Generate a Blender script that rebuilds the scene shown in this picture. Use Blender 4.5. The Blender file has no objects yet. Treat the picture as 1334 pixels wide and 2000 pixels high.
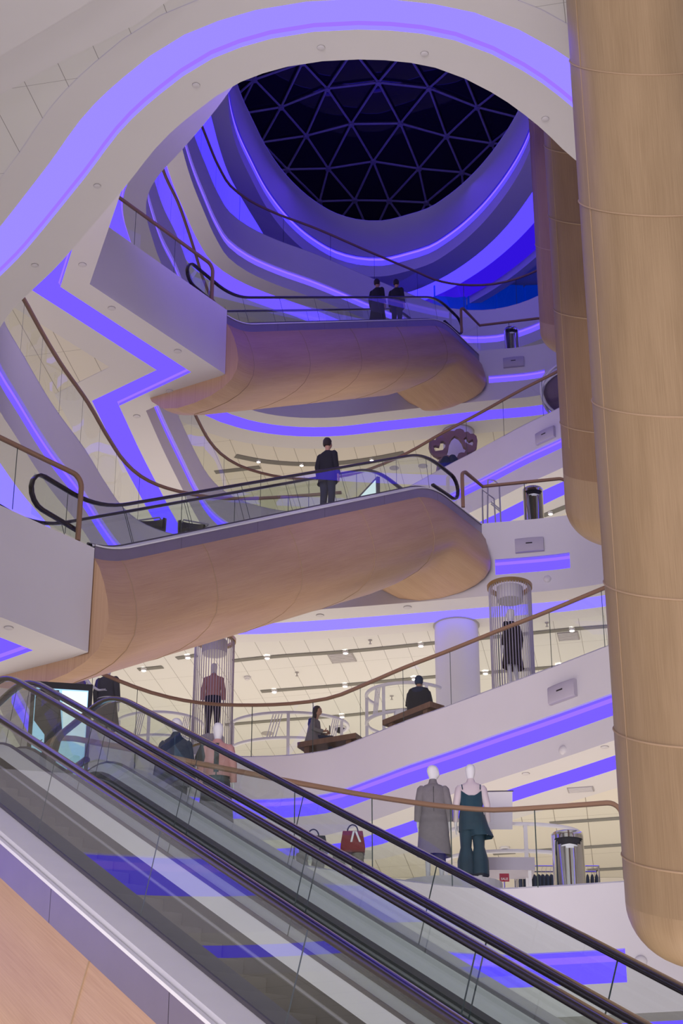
import bpy, bmesh, math, random
from math import sin, cos, tan, pi, radians, hypot, sqrt, atan2
from mathutils import Vector, geometry
random.seed(7)
C = bpy.context.scene.collection
scn = bpy.context.scene
# ------------------------------------------------------------------ survey of the place (metres, camera eye at the origin)
F = 3800.0
TH = radians(26.35)
LV = {1: 1.3, 2: 7.5, 3: 13.7, 4: 19.9, 5: 26.1, 6: 32.3, 7: 38.5, 8: 44.45}
T = 1.85                                   # fascia depth of every gallery
def ray(x, y):
    a = (x - 667) / F; b = (1000 - y) / F
    return Vector((a, cos(TH) - b * sin(TH), sin(TH) + b * cos(TH)))
def P(x, y, z):                            # survey sight line met with a level plane
    d = ray(x, y); return d * (z / d.z)
def PY(x, y, Y):                           # survey sight line met with the plane Y
    d = ray(x, y); return d * (Y / d.y)
# ------------------------------------------------------------------ materials
def newmat(name):
    m = bpy.data.materials.new(name); m.use_nodes = True
    return m, m.node_tree, m.node_tree.nodes['Principled BSDF']
def mat(name, col, rough=.5, metal=0.0, emit=None, estr=1.0, coat=0.0, var=0.0, scale=6.0):
    m, nt, b = newmat(name)
    b.inputs['Base Color'].default_value = (*col, 1); b.inputs['Roughness'].default_value = rough
    b.inputs['Metallic'].default_value = metal; b.inputs['Coat Weight'].default_value = coat
    if emit:
        b.inputs['Emission Color'].default_value = (*emit, 1); b.inputs['Emission Strength'].default_value = estr
    if var:
        tc = nt.nodes.new('ShaderNodeTexCoord'); n = nt.nodes.new('ShaderNodeTexNoise'); n.inputs['Scale'].default_value = scale
        n.inputs['Detail'].default_value = 4
        r = nt.nodes.new('ShaderNodeMix'); r.data_type = 'RGBA'
        r.inputs[6].default_value = (*[max(0, c * (1 - var)) for c in col], 1); r.inputs[7].default_value = (*[min(1, c * (1 + var)) for c in col], 1)
        nt.links.new(tc.outputs['Object'], n.inputs['Vector']); nt.links.new(n.outputs['Fac'], r.inputs[0]); nt.links.new(r.outputs[2], b.inputs['Base Color'])
    return m
def wood(name, c1, c2, rough=.42, fine=70.0, along=1.3):
    m, nt, b = newmat(name)
    uv = nt.nodes.new('ShaderNodeUVMap'); uv.uv_map = 'UVMap'
    mp = nt.nodes.new('ShaderNodeMapping'); mp.inputs['Scale'].default_value = (along, fine, 1)
    n = nt.nodes.new('ShaderNodeTexNoise'); n.inputs['Scale'].default_value = 1.0; n.inputs['Detail'].default_value = 5; n.inputs['Roughness'].default_value = .65
    mp2 = nt.nodes.new('ShaderNodeMapping'); mp2.inputs['Scale'].default_value = (.35, 3.0, 1)
    n2 = nt.nodes.new('ShaderNodeTexNoise'); n2.inputs['Scale'].default_value = 1.0; n2.inputs['Detail'].default_value = 3
    ad = nt.nodes.new('ShaderNodeMath'); ad.operation = 'MULTIPLY_ADD'; ad.inputs[1].default_value = .62; 
    mu = nt.nodes.new('ShaderNodeMath'); mu.operation = 'MULTIPLY'; mu.inputs[1].default_value = .45
    cr = nt.nodes.new('ShaderNodeValToRGB')
    cr.color_ramp.elements[0].position = .3; cr.color_ramp.elements[0].color = (*c1, 1)
    cr.color_ramp.elements[1].position = .7; cr.color_ramp.elements[1].color = (*c2, 1)
    L = nt.links.new
    L(uv.outputs[0], mp.inputs[0]); L(mp.outputs[0], n.inputs['Vector']); L(uv.outputs[0], mp2.inputs[0]); L(mp2.outputs[0], n2.inputs['Vector'])
    L(n2.outputs['Fac'], mu.inputs[0]); L(n.outputs['Fac'], ad.inputs[0]); L(mu.outputs[0], ad.inputs[2]); L(ad.outputs[0], cr.inputs[0]); L(cr.outputs[0], b.inputs['Base Color'])
    b.inputs['Roughness'].default_value = rough
    bp = nt.nodes.new('ShaderNodeBump'); bp.inputs['Strength'].default_value = .08; L(n.outputs['Fac'], bp.inputs['Height']); L(bp.outputs[0], b.inputs['Normal'])
    return m
def glassmat(name, tint=(.86, .93, .89), refl=1.0, base=.05):
    m = bpy.data.materials.new(name); m.use_nodes = True; nt = m.node_tree; nt.nodes.clear()
    o = nt.nodes.new('ShaderNodeOutputMaterial'); t = nt.nodes.new('ShaderNodeBsdfTransparent'); g = nt.nodes.new('ShaderNodeBsdfGlossy')
    t.inputs[0].default_value = (*tint, 1); g.inputs['Roughness'].default_value = 0.0; g.inputs[0].default_value = (.95, .97, 1, 1)
    f = nt.nodes.new('ShaderNodeFresnel'); ge = nt.nodes.new('ShaderNodeNewGeometry'); io = nt.nodes.new('ShaderNodeMath'); io.operation = 'MULTIPLY_ADD'; io.inputs[1].default_value = -.8333; io.inputs[2].default_value = 1.5
    nt.links.new(ge.outputs['Backfacing'], io.inputs[0]); nt.links.new(io.outputs[0], f.inputs['IOR'])
    a = nt.nodes.new('ShaderNodeMath'); a.operation = 'MULTIPLY_ADD'; a.inputs[1].default_value = refl; a.inputs[2].default_value = base; a.use_clamp = True
    x = nt.nodes.new('ShaderNodeMixShader')
    L = nt.links.new
    L(f.outputs[0], a.inputs[0]); L(a.outputs[0], x.inputs[0]); L(t.outputs[0], x.inputs[1]); L(g.outputs[0], x.inputs[2]); L(x.outputs[0], o.inputs[0])
    return m
def panelmat(name, col, line, u, w, v, l, lw=.012, rough=.6):
    # flat ceiling panels: joints at every w metres along plan axis u and every l metres along plan axis v
    m, nt, b = newmat(name); L = nt.links.new
    tc = nt.nodes.new('ShaderNodeTexCoord'); outs = []
    for ax, sp, k in ((u, w, 1.0), (v, l, .7)):
        n = hypot(*ax); d = nt.nodes.new('ShaderNodeVectorMath'); d.operation = 'DOT_PRODUCT'; d.inputs[1].default_value = (ax[0] / n / sp, ax[1] / n / sp, 0)
        f = nt.nodes.new('ShaderNodeMath'); f.operation = 'FRACT'; g = nt.nodes.new('ShaderNodeMath'); g.operation = 'LESS_THAN'; g.inputs[1].default_value = lw * k / sp
        L(tc.outputs['Object'], d.inputs[0]); L(d.outputs['Value'], f.inputs[0]); L(f.outputs[0], g.inputs[0]); outs.append(g.outputs[0])
    mx = nt.nodes.new('ShaderNodeMath'); mx.operation = 'MAXIMUM'; L(outs[0], mx.inputs[0]); L(outs[1], mx.inputs[1])
    r = nt.nodes.new('ShaderNodeMix'); r.data_type = 'RGBA'; r.inputs[6].default_value = (*col, 1); r.inputs[7].default_value = (*line, 1)
    L(mx.outputs[0], r.inputs[0]); L(r.outputs[2], b.inputs['Base Color']); b.inputs['Roughness'].default_value = rough
    return m
def perp(a, b): return (b.y - a.y, a.x - b.x)
def led(name, col, s):
    m = bpy.data.materials.new(name); m.use_nodes = True; nt = m.node_tree; nt.nodes.clear()
    o = nt.nodes.new('ShaderNodeOutputMaterial'); e = nt.nodes.new('ShaderNodeEmission'); e.inputs[0].default_value = (*col, 1); e.inputs[1].default_value = s
    nt.links.new(e.outputs[0], o.inputs[0]); return m
M = dict(
    white=mat('white_paint', (.62, .59, .61), .55, var=.03, scale=1.5),
    soffit=mat('soffit_paint', (.66, .63, .62), .6, var=.02, scale=1.2),
    floorm=mat('pale_stone', (.55, .52, .5), .35, var=.06, scale=2.0),
    wallm=mat('cream_wall', (.70, .64, .54), .6, var=.04),
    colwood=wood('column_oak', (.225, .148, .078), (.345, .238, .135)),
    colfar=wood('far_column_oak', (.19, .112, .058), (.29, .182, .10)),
    colcap=wood('column_cap_oak', (.26, .17, .09), (.37, .255, .145)),
    escwood=wood('truss_oak', (.42, .245, .14), (.58, .375, .225)),
    rail=wood('rail_oak', (.19, .105, .065), (.29, .175, .11), fine=120, along=2),
    seam=mat('seam_oak', (.38, .26, .16), .5, var=.05),
    rubber=mat('black_rubber', (.018, .014, .016), .22, coat=.6, var=.1),
    skirt=mat('brushed_metal', (.40, .36, .44), .42, .75, var=.06, scale=3),
    deck=mat('pale_deck_metal', (.78, .77, .78), .45, .0, var=.04, scale=3),
    dark=mat('dark_skirt', (.11, .105, .105), .45, .2, var=.08),
    step=mat('step_metal', (.085, .08, .08), .6, .0, var=.1, scale=20),
    brush=mat('brush_line', (.42, .41, .41), .5, .3, var=.04),
    glass=glassmat('balustrade_glass', (.92, .95, .93), .5, .01),
    eglass=glassmat('escalator_glass', (.88, .94, .91), 1.0, .05),
    joint=mat('glass_joint', (.05, .07, .065), .3, var=.1),
    panel=panelmat('ceiling_panels', (.72, .67, .57), (.34, .30, .24), (.99, -.147), .66, (.22, .975), 2.7, .016),
    panelg=panelmat('ceiling_panels_grey', (.68, .66, .63), (.27, .25, .23), perp(P(22, 171, 18.05), P(63, 251, 18.05)), .6, perp(P(0, 218, 18.05), P(98, 203, 18.05)), 1.9, .010),
    track=mat('track_slot', (.20, .19, .17), .5, var=.05),
    spot=led('spot_lamp', (1, .93, .8), 30.0),
    chrome=mat('polished_steel', (.78, .78, .80), .07, 1.0, var=.03),
    black=mat('black_frame', (.015, .014, .02), .35, var=.1),
    brass=mat('brass', (.55, .38, .17), .35, .8, var=.05),
    rods=mat('steel_rods', (.52, .48, .56), .3, .4, var=.05),
    mann=mat('mannequin_white', (.72, .70, .72), .35, var=.02),
    lilac=mat('frame_white', (.70, .67, .70), .45, var=.03),
    ring_glow=led('pale_cove_glow', (.15, .115, 1.0), 2.3),
    cove_glow=led('violet_cove_glow', (.11, .062, 1.0), 1.8),  # for cove faces: emission in place of strip light on white paint
    cove_dim=led('led_violet_deep', (.065, .035, 1.0), 1.35),
    fas_led=led('led_fascia', (.12, .07, 1.0), 1.7),
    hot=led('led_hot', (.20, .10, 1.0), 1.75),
    roof_led=led('led_roof', (.05, .03, 1.0), 2.6),
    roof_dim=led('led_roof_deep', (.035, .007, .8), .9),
    night=mat('night_glass', (.012, .008, .03), .03, var=.2, scale=.4),
    mull=mat('dome_bars', (.30, .27, .45), .45, .1, var=.05),
    speaker=mat('speaker_grille', (.42, .38, .45), .6, var=.05),
    disc=mat('fitting_white', (.60, .57, .58), .5, var=.03),
    ring=mat('fitting_ring', (.36, .33, .33), .5, var=.03),
    screen=led('screen_light', (.42, .72, 1.0), 1.15),
    screen2=led('screen_white', (.80, .92, 1.0), 1.2),
    ink=mat('ink', (.02, .03, .06), .5, var=.1),
    stage=mat('blue_panel', (.0, .03, .25), .6, emit=(0, .02, .35), estr=.75, var=.5, scale=.5),  # emission stands in for the blue light on these panels
    duct=mat('ribbed_duct', (.45, .40, .42), .55, var=.05),
    skin=mat('skin', (.45, .25, .17), .5, var=.04),
    hair=mat('dark_hair', (.03, .02, .02), .5, var=.2),
    coatblack=mat('black_cloth', (.02, .02, .025), .8, var=.2),
    coatgrey=mat('grey_wool', (.20, .18, .19), .85, var=.12, scale=18),
    teal=mat('teal_velvet', (.018, .05, .075), .45, var=.35, scale=5),
    blouse=mat('pale_blouse', (.62, .52, .54), .6, var=.06),
    navy=mat('navy_cloth', (.02, .035, .075), .8, var=.15),
    pink=mat('pink_knit', (.52, .27, .25), .85, var=.06, scale=14),
    jeans=mat('dark_jeans', (.025, .03, .06), .8, var=.2),
    charcoal=mat('charcoal_cloth', (.055, .055, .055), .85, var=.15),
    plum=mat('plum_cloth', (.14, .09, .15), .8, var=.15),
    red=mat('red_leather', (.26, .035, .035), .45, var=.1),
    salered=mat('sale_red', (.33, .02, .05), .5, var=.05),
    mauve=mat('mauve_board', (.26, .15, .17), .55, var=.08),
    plank=wood('bench_oak', (.11, .055, .03), (.22, .12, .07), fine=30),
    carved=mat('carved_stone', (.26, .23, .20), .75, var=.45, scale=22),
    bag=mat('dark_leather', (.045, .045, .05), .4, var=.12),
    paper=mat('white_plastic', (.8, .8, .82), .4, var=.03),
)
# ------------------------------------------------------------------ mesh helpers
class MB:
    def __init__(s): s.v = []; s.f = []; s.uv = []
    def face(s, pts, uv=None):
        i = len(s.v); s.v += [Vector(p) for p in pts]; s.f.append(tuple(range(i, i + len(pts)))); s.uv.append(uv or [(p[0], p[1]) for p in pts]); return s
    def grid(s, rows, closed=False, uvr=None):
        # rows: list of equal-length point lists
        i = len(s.v); n = len(rows[0])
        for r in rows: s.v += [Vector(p) for p in r]
        # uv distances: u along the rows, v round the row
        us = [0.0]
        for a, b in zip(rows, rows[1:]): us.append(us[-1] + (Vector(a[0]) - Vector(b[0])).length)
        vs = [0.0]
        for a, b in zip(rows[len(rows) // 2], rows[len(rows) // 2][1:]): vs.append(vs[-1] + (Vector(a) - Vector(b)).length)
        vs.append(vs[-1] + (Vector(rows[0][-1]) - Vector(rows[0][0])).length)
        m = n if closed else n - 1
        for r in range(len(rows) - 1):
            for k in range(m):
                k2 = (k + 1) % n
                s.f.append((i + r * n + k, i + r * n + k2, i + (r + 1) * n + k2, i + (r + 1) * n + k))
                s.uv.append([(us[r], vs[k]), (us[r], vs[k + 1]), (us[r + 1], vs[k + 1]), (us[r + 1], vs[k])])
        return s
    def cap(s, pts): return s.face(pts)
    def box(s, c, sx, sy, sz, ax=None):
        X, Y, Z = ax if ax else (Vector((1, 0, 0)), Vector((0, 1, 0)), Vector((0, 0, 1)))
        c = Vector(c); X = X * sx / 2; Y = Y * sy / 2; Z = Z * sz / 2
        q = [c + a * X + b * Y + d * Z for a in (-1, 1) for b in (-1, 1) for d in (-1, 1)]
        for ids in ((0, 1, 3, 2), (4, 6, 7, 5), (0, 4, 5, 1), (2, 3, 7, 6), (0, 2, 6, 4), (1, 5, 7, 3)):
            s.face([q[k] for k in ids])
        return s
    def tube(s, path, r, n=8, caps=True):
        path = [Vector(p) for p in path]; rows = []; prev = None
        for i, p in enumerate(path):
            t = (path[min(i + 1, len(path) - 1)] - path[max(i - 1, 0)])
            if t.length < 1e-9: t = Vector((0, 0, 1))
            t.normalize()
            if prev is None:
                a = Vector((0, 0, 1)) if abs(t.z) < .9 else Vector((1, 0, 0)); prev = t.cross(a).normalized()
            prev = (prev - t * prev.dot(t)); prev = prev.normalized() if prev.length > 1e-6 else t.orthogonal().normalized()
            b = t.cross(prev); rr = r[i] if isinstance(r, (list, tuple)) else r
            rows.append([p + (prev * cos(2 * pi * k / n) + b * sin(2 * pi * k / n)) * rr for k in range(n)])
        s.grid(rows, closed=True)
        if caps: s.cap(rows[0][::-1]); s.cap(rows[-1])
        return s
    def lathe(s, c, prof, n=24, cap=False):
        c = Vector(c); rows = [[c + Vector((r * cos(2 * pi * k / n), r * sin(2 * pi * k / n), z)) for k in range(n)] for r, z in prof]
        s.grid(rows, closed=True)
        if cap: s.cap(rows[0][::-1]); s.cap(rows[-1])
        return s
    def loft(s, rings, n=18, cap=True):
        # rings: (x,y,z,rx,ry[,rot])
        rows = []
        for q in rings:
            x, y, z, rx, ry = q[:5]; ro = q[5] if len(q) > 5 else 0
            rows.append([Vector((x + rx * cos(a) * cos(ro) - ry * sin(a) * sin(ro), y + rx * cos(a) * sin(ro) + ry * sin(a) * cos(ro), z)) for a in [2 * pi * k / n for k in range(n)]])
        s.grid(rows, closed=True)
        if cap: s.cap(rows[0][::-1]); s.cap(rows[-1])
        return s
    def build(s, name, m, parent=None, smooth=False, weld=True):
        off = Vector(parent.matrix_world.translation) if parent else Vector((0, 0, 0))
        if parent:
            off = Vector((0, 0, 0)); q = parent
            while q: off = off + q.location; q = q.parent
        me = bpy.data.meshes.new(name)
        me.from_pydata([v - off for v in s.v], [], s.f)
        ul = me.uv_layers.new(name='UVMap'); k = 0
        for u in s.uv:
            for w in u: ul.data[k].uv = w; k += 1
        if weld:
            bm = bmesh.new(); bm.from_mesh(me); bmesh.ops.remove_doubles(bm, verts=bm.verts, dist=1e-5); bmesh.ops.recalc_face_normals(bm, faces=bm.faces); bm.to_mesh(me); bm.free()
        for p in me.polygons: p.use_smooth = bool(smooth)
        me.materials.append(M[m] if isinstance(m, str) else m)
        o = bpy.data.objects.new(name, me); C.objects.link(o)
        if parent: o.parent = parent
        if smooth and smooth != 'all':
            me.set_sharp_from_angle(angle=radians(40))
        return o
def tag(o, label=None, cat=None, group=None, kind=None):
    if label: o['label'] = label
    if cat: o['category'] = cat
    if group: o['group'] = group
    if kind: o['kind'] = kind
    return o
def thing(name, label, cat, loc=(0, 0, 0), group=None):
    o = bpy.data.objects.new(name, None); C.objects.link(o); o.location = loc; o.empty_display_size = .2
    return tag(o, label, cat, group)
def struct(mb, name, m, smooth=False, label=None):
    o = mb.build(name, m, None, smooth); return tag(o, label, None, None, 'structure')
# ------------------------------------------------------------------ plan curves
def smooth(pts, n=6):
    pts = [Vector((p[0], p[1])) for p in pts]; out = []
    if len(pts) < 3: return pts
    for i in range(len(pts) - 1):
        p0 = pts[max(i - 1, 0)]; p1 = pts[i]; p2 = pts[i + 1]; p3 = pts[min(i + 2, len(pts) - 1)]
        d1 = (p2 - p1).length or 1e-6; d0 = (p1 - p0).length or d1; d2 = (p3 - p2).length or d1
        m1 = ((p1 - p0) / d0 * d1 + (p2 - p1)) / 2 if i > 0 else (p2 - p1)
        m2 = ((p3 - p2) / d2 * d1 + (p2 - p1)) / 2 if i < len(pts) - 2 else (p2 - p1)
        if i > 0: m1 = ((p1 - p0) / d0 * d1 ** 2 + (p2 - p1) * d0) / (d0 + d1)
        if i < len(pts) - 2: m2 = ((p2 - p1) * d2 + (p3 - p2) / d2 * d1 ** 2) / (d1 + d2)
        k = max(2, min(14, int(d1 / .35)))
        for j in range(k):
            t = j / k; t2 = t * t; t3 = t2 * t
            out.append(p1 * (2 * t3 - 3 * t2 + 1) + m1 * (t3 - 2 * t2 + t) + p2 * (-2 * t3 + 3 * t2) + m2 * (t3 - t2))
    out.append(pts[-1]); return out
def chain(*segs):
    out = []
    for s in segs:
        q = smooth(s)
        if out and (out[-1] - q[0]).length < 1e-3: q = q[1:]
        out += q
    return out
def loopify(path):
    if (path[0] - path[-1]).length < 1e-3: path = path[:-1]
    return path
def offset(path, d, closed=True):
    n = len(path); out = []
    for i in range(n):
        a = path[i - 1] if (closed or i > 0) else path[i]; p = path[i]; b = path[(i + 1) % n] if (closed or i < n - 1) else path[i]
        t1 = (p - a); t2 = (b - p)
        if t1.length < 1e-9: t1 = t2
        if t2.length < 1e-9: t2 = t1
        t1.normalize(); t2.normalize()
        n1 = Vector((-t1.y, t1.x)); n2 = Vector((-t2.y, t2.x)); m = n1 + n2
        if m.length < 1e-6: m = n1
        m.normalize(); c = max(.35, m.dot(n1)); out.append(p + m * (d / c))
    return out
def inside(p, poly):
    r = False; n = len(poly)
    for i in range(n):
        a = poly[i]; b = poly[i - 1]
        if (a.y > p.y) != (b.y > p.y) and p.x < (b.x - a.x) * (p.y - a.y) / (b.y - a.y) + a.x: r = not r
    return r
def fill(mb, outer, holes, z, up=False):
    vs = list(outer); es = [(i, (i + 1) % len(outer)) for i in range(len(outer))]
    for h in holes:
        k = len(vs); vs += list(h); es += [(k + i, k + (i + 1) % len(h)) for i in range(len(h))]
    r = geometry.delaunay_2d_cdt([Vector((v.x, v.y)) for v in vs], es, [], 0, 1e-5)
    for f in r[2]:
        c = sum((r[0][i] for i in f), Vector((0, 0))) / len(f)
        if inside(c, outer) and not any(inside(c, h) for h in holes):
            mb.face([(r[0][i].x, r[0][i].y, z) for i in f])
    return mb
def at(p, z): return Vector((p.x, p.y, z))
def strip(mb, A, B, za, zb, closed=True):
    n = len(A)
    for i in range(n if closed else n - 1):
        j = (i + 1) % n
        if (A[i] - A[j]).length < 1e-7 and (B[i] - B[j]).length < 1e-7: continue
        mb.face([at(A[i], za), at(A[j], za), at(B[j], zb), at(B[i], zb)])
    return mb
def sub(path, a, b, closed=True):
    # piece of a path between the vertices nearest to a and b, walking forward
    a = Vector(a); b = Vector(b); n = len(path)
    i = min(range(n), key=lambda k: (path[k] - a).length); j = min(range(n), key=lambda k: (path[k] - b).length)
    out = [path[i]]
    while i != j:
        i = (i + 1) % n; out.append(path[i])
    return out
def resample(path, step):
    out = [path[0]]; acc = 0
    for a, b in zip(path, path[1:]):
        L = (b - a).length
        while acc + L >= step:
            t = (step - acc) / L; a = a + (b - a) * t; out.append(a.copy()); L = (b - a).length; acc = 0
        acc += L
    if (out[-1] - path[-1]).length > .05: out.append(path[-1])
    return out
OUT = [Vector(p) for p in ((-15, -8), (-15, 74), (15, 74), (15, -8))]
# edges of the galleries round the void, walked with the void on the right hand
E = {}
E[2] = chain([(-9, -6), (-9.2, 6), (-9.2, 14), (-8.4, 18.6), (-6.6, 20.6), (-5.75, 21.5)], [(-5.75, 21.5), (-3.25, 22.9)], [(-3.25, 22.9), (-3.75, 23.7)],
             [(-3.75, 23.95), (-3.45, 24.15), (-2.86, 24.52), (-2.0, 25.1), (-1.16, 25.63), (-.22, 26.2), (.61, 26.65), (1.71, 27.1), (2.2, 27.2), (2.81, 27.1), (4.0, 26.82), (6, 26.3)],
             [(6, 26.3), (9, 24.5), (10, 20), (10, -6)])
E[3] = chain([(-8.5, -6), (-8.5, 14), (-8.0, 21), (-7.0, 25.45)], [(-7.0, 25.45), (-4.07, 29.0)], [(-4.07, 29.0), (-5.9, 30.5)],
             [(-5.9, 30.5), (-5.85, 33), (-5.55, 36), (-5.2, 37.1), (-4.65, 37.9), (-3.67, 38.87), (-3.04, 39.2), (-1.84, 39.34), (-1.1, 39.25), (-.32, 38.96), (.54, 38.06), (1.31, 37.15), (2.06, 36.36), (3.01, 35.3), (3.75, 34.5), (4.97, 33.1), (6.6, 31.2)],
             [(6.6, 31.2), (9, 27), (9.5, 20), (9.5, -6)])
E[4] = chain([(9, 33), (8.3, 30), (6, 26.7), (4.2, 24.9), (3.57, 24.29), (2.93, 23.45), (2.18, 22.67), (1.34, 22.12), (.24, 21.94), (-.78, 22.1), (-1.46, 22.44), (-2.17, 23.14), (-2.59, 23.66), (-3.42, 25.06), (-4.64, 27.07), (-5.99, 29.15), (-6.42, 30.5), (-6.5, 31.7), (-6.3, 33.2), (-5.95, 35.35), (-5.55, 37.1), (-5.26, 38.8), (-5.0, 39.95), (-4.72, 40.6), (-4.36, 41.05), (-3.9, 41.38), (-3.2, 41.68), (-2.4, 41.78), (-1.5, 41.7), (0, 41.45), (3.29, 40.78), (5.29, 40.32), (7, 39.5), (8.6, 37), (9, 33)])
E[5] = chain([(-4.43, 33.04), (-5.72, 37.3)], [(-5.72, 37.3), (-2.86, 41.33)], [(-2.86, 41.33), (-4.97, 43.16)],
             [(-4.97, 43.16), (-4.7, 45.3), (-4.4, 47.3), (-4.12, 49.1), (-3.87, 50.3), (-3.6, 51.05), (-3.1, 51.8), (-2.45, 52.3), (-1.78, 52.6), (-.98, 52.72), (.2, 52.45), (1.28, 51.7), (1.93, 51.05), (2.93, 49.8), (4.0, 48.55), (5.06, 47.24), (6, 46.2), (7.4, 44.3)],
             [(7.4, 44.3), (9, 40), (10, 34), (9, 29), (6, 26.8), (3, 26.3), (0, 26.8), (-2.8, 29.5), (-4.43, 33.04)])
E[6] = chain([(9.3, 46), (9.3, 38), (7, 33.5), (3, 32), (0, 33.4), (-1.6, 36.1), (-2.52, 37.75), (-2.95, 38.6), (-4.11, 40.6), (-4.82, 41.73), (-5.05, 42.25), (-5.2, 42.8), (-5.26, 43.4), (-5.2, 44.5), (-5.05, 45.8), (-4.8, 47.0), (-4.62, 48.3), (-4.45, 49.8), (-4.3, 51.2), (-4.0, 52.6), (-3.5, 53.6), (-2.7, 54.25), (-1.7, 54.6), (-.5, 54.66), (1.36, 54.26), (4.41, 53.58), (6.46, 53.1), (8.4, 51), (9.3, 46)])
E[7] = chain([(9.8, 52), (10, 46), (8, 40), (4, 37.2), (0, 37.7), (-3, 40.4), (-4.6, 44), (-4.95, 47.5), (-4.75, 50.3), (-4.45, 52.1), (-4.13, 53.7), (-3.8, 54.75), (-3.19, 55.6), (-2.25, 56.4), (-1.1, 57.15), (1.01, 58.75), (1.68, 59.25), (2.76, 60.05), (3.4, 60.55), (4.05, 60.83), (4.8, 60.95), (5.66, 60.87), (6.5, 60.5), (7.21, 59.93), (8.9, 57.5), (9.8, 52)])
E[8] = chain([(7.0, 54), (6.4, 49), (3.5, 45.8), (0, 46), (-2.6, 48.6), (-3.7, 51.6), (-3.91, 54.2), (-3.7, 56.4), (-3.3, 58.1), (-2.68, 60.25), (-1.95, 61.9), (-1.1, 63.2), (-.2, 64.1), (.6, 64.5), (1.6, 64.6), (2.6, 64.2), (3.4, 63.75), (4.2, 62.85), (5.1, 61.4), (5.85, 59.7), (6.5, 57.6), (7.0, 54)])
for k in E: E[k] = loopify(E[k])
COVE = {2: ('cove_glow', .6, .62), 3: ('cove_glow', .62, .6), 4: ('ring_glow', .64, .62), 5: ('cove_glow', .62, .62), 6: ('cove_glow', .62, .62), 7: ('cove_glow', .62, .75)}
FLED = {2: (.95, 1.42), 3: (.95, 1.38), 4: (.95, 1.34), 5: (.93, 1.25), 6: (.95, 1.22), 7: (1.1, 1.42)}
LNAME = {2: 'gallery with the dressed mannequins', 3: 'gallery where two people sit', 4: 'gallery the large bare ring belongs to', 5: 'gallery with the cloud shaped frame', 6: 'gallery the upper wooden escalator reaches', 7: 'topmost gallery under the dome'}
ntrim = [0]
def trim(mb, m, label, smooth=False):
    ntrim[0] += 1; return struct(mb, 'trim_%d' % ntrim[0], m, smooth, label)
SPANS = {2: [((-9.2, 6), (-5.8, 21.45), ', on the far left'), ((-2.86, 24.52), (3.93, 26.85), ', below their feet')],
         3: [((-5.87, 32.5), (6.6, 31.2), '')],
         5: [((-4.93, 43.6), (7.4, 44.3), '')],
         4: [((-6.3, 30.2), (-.4, 41.55), ', along its left'), ((3.54, 40.72), (5.22, 40.34), ', short right bar')],
         6: [((-5.26, 43.4), (-1.7, 54.6), ', along its left'), ((4.68, 53.52), (6.42, 53.11), ', short right bar')]}
def insert(path, pt):
    pt = Vector(pt); best = None
    for i in range(len(path)):
        a = path[i]; b = path[(i + 1) % len(path)]; d = b - a
        if d.length < 1e-9: continue
        t = max(0, min(1, (pt - a).dot(d) / d.dot(d))); q = a + d * t; e = (q - pt).length
        if best is None or e < best[0]: best = (e, i, q, t)
    e, i, q, t = best
    if 1e-3 < t < .999: path.insert(i + 1, q)
for k, sp in SPANS.items():
    for A, B, w in sp: insert(E[k], A); insert(E[k], B)
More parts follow.
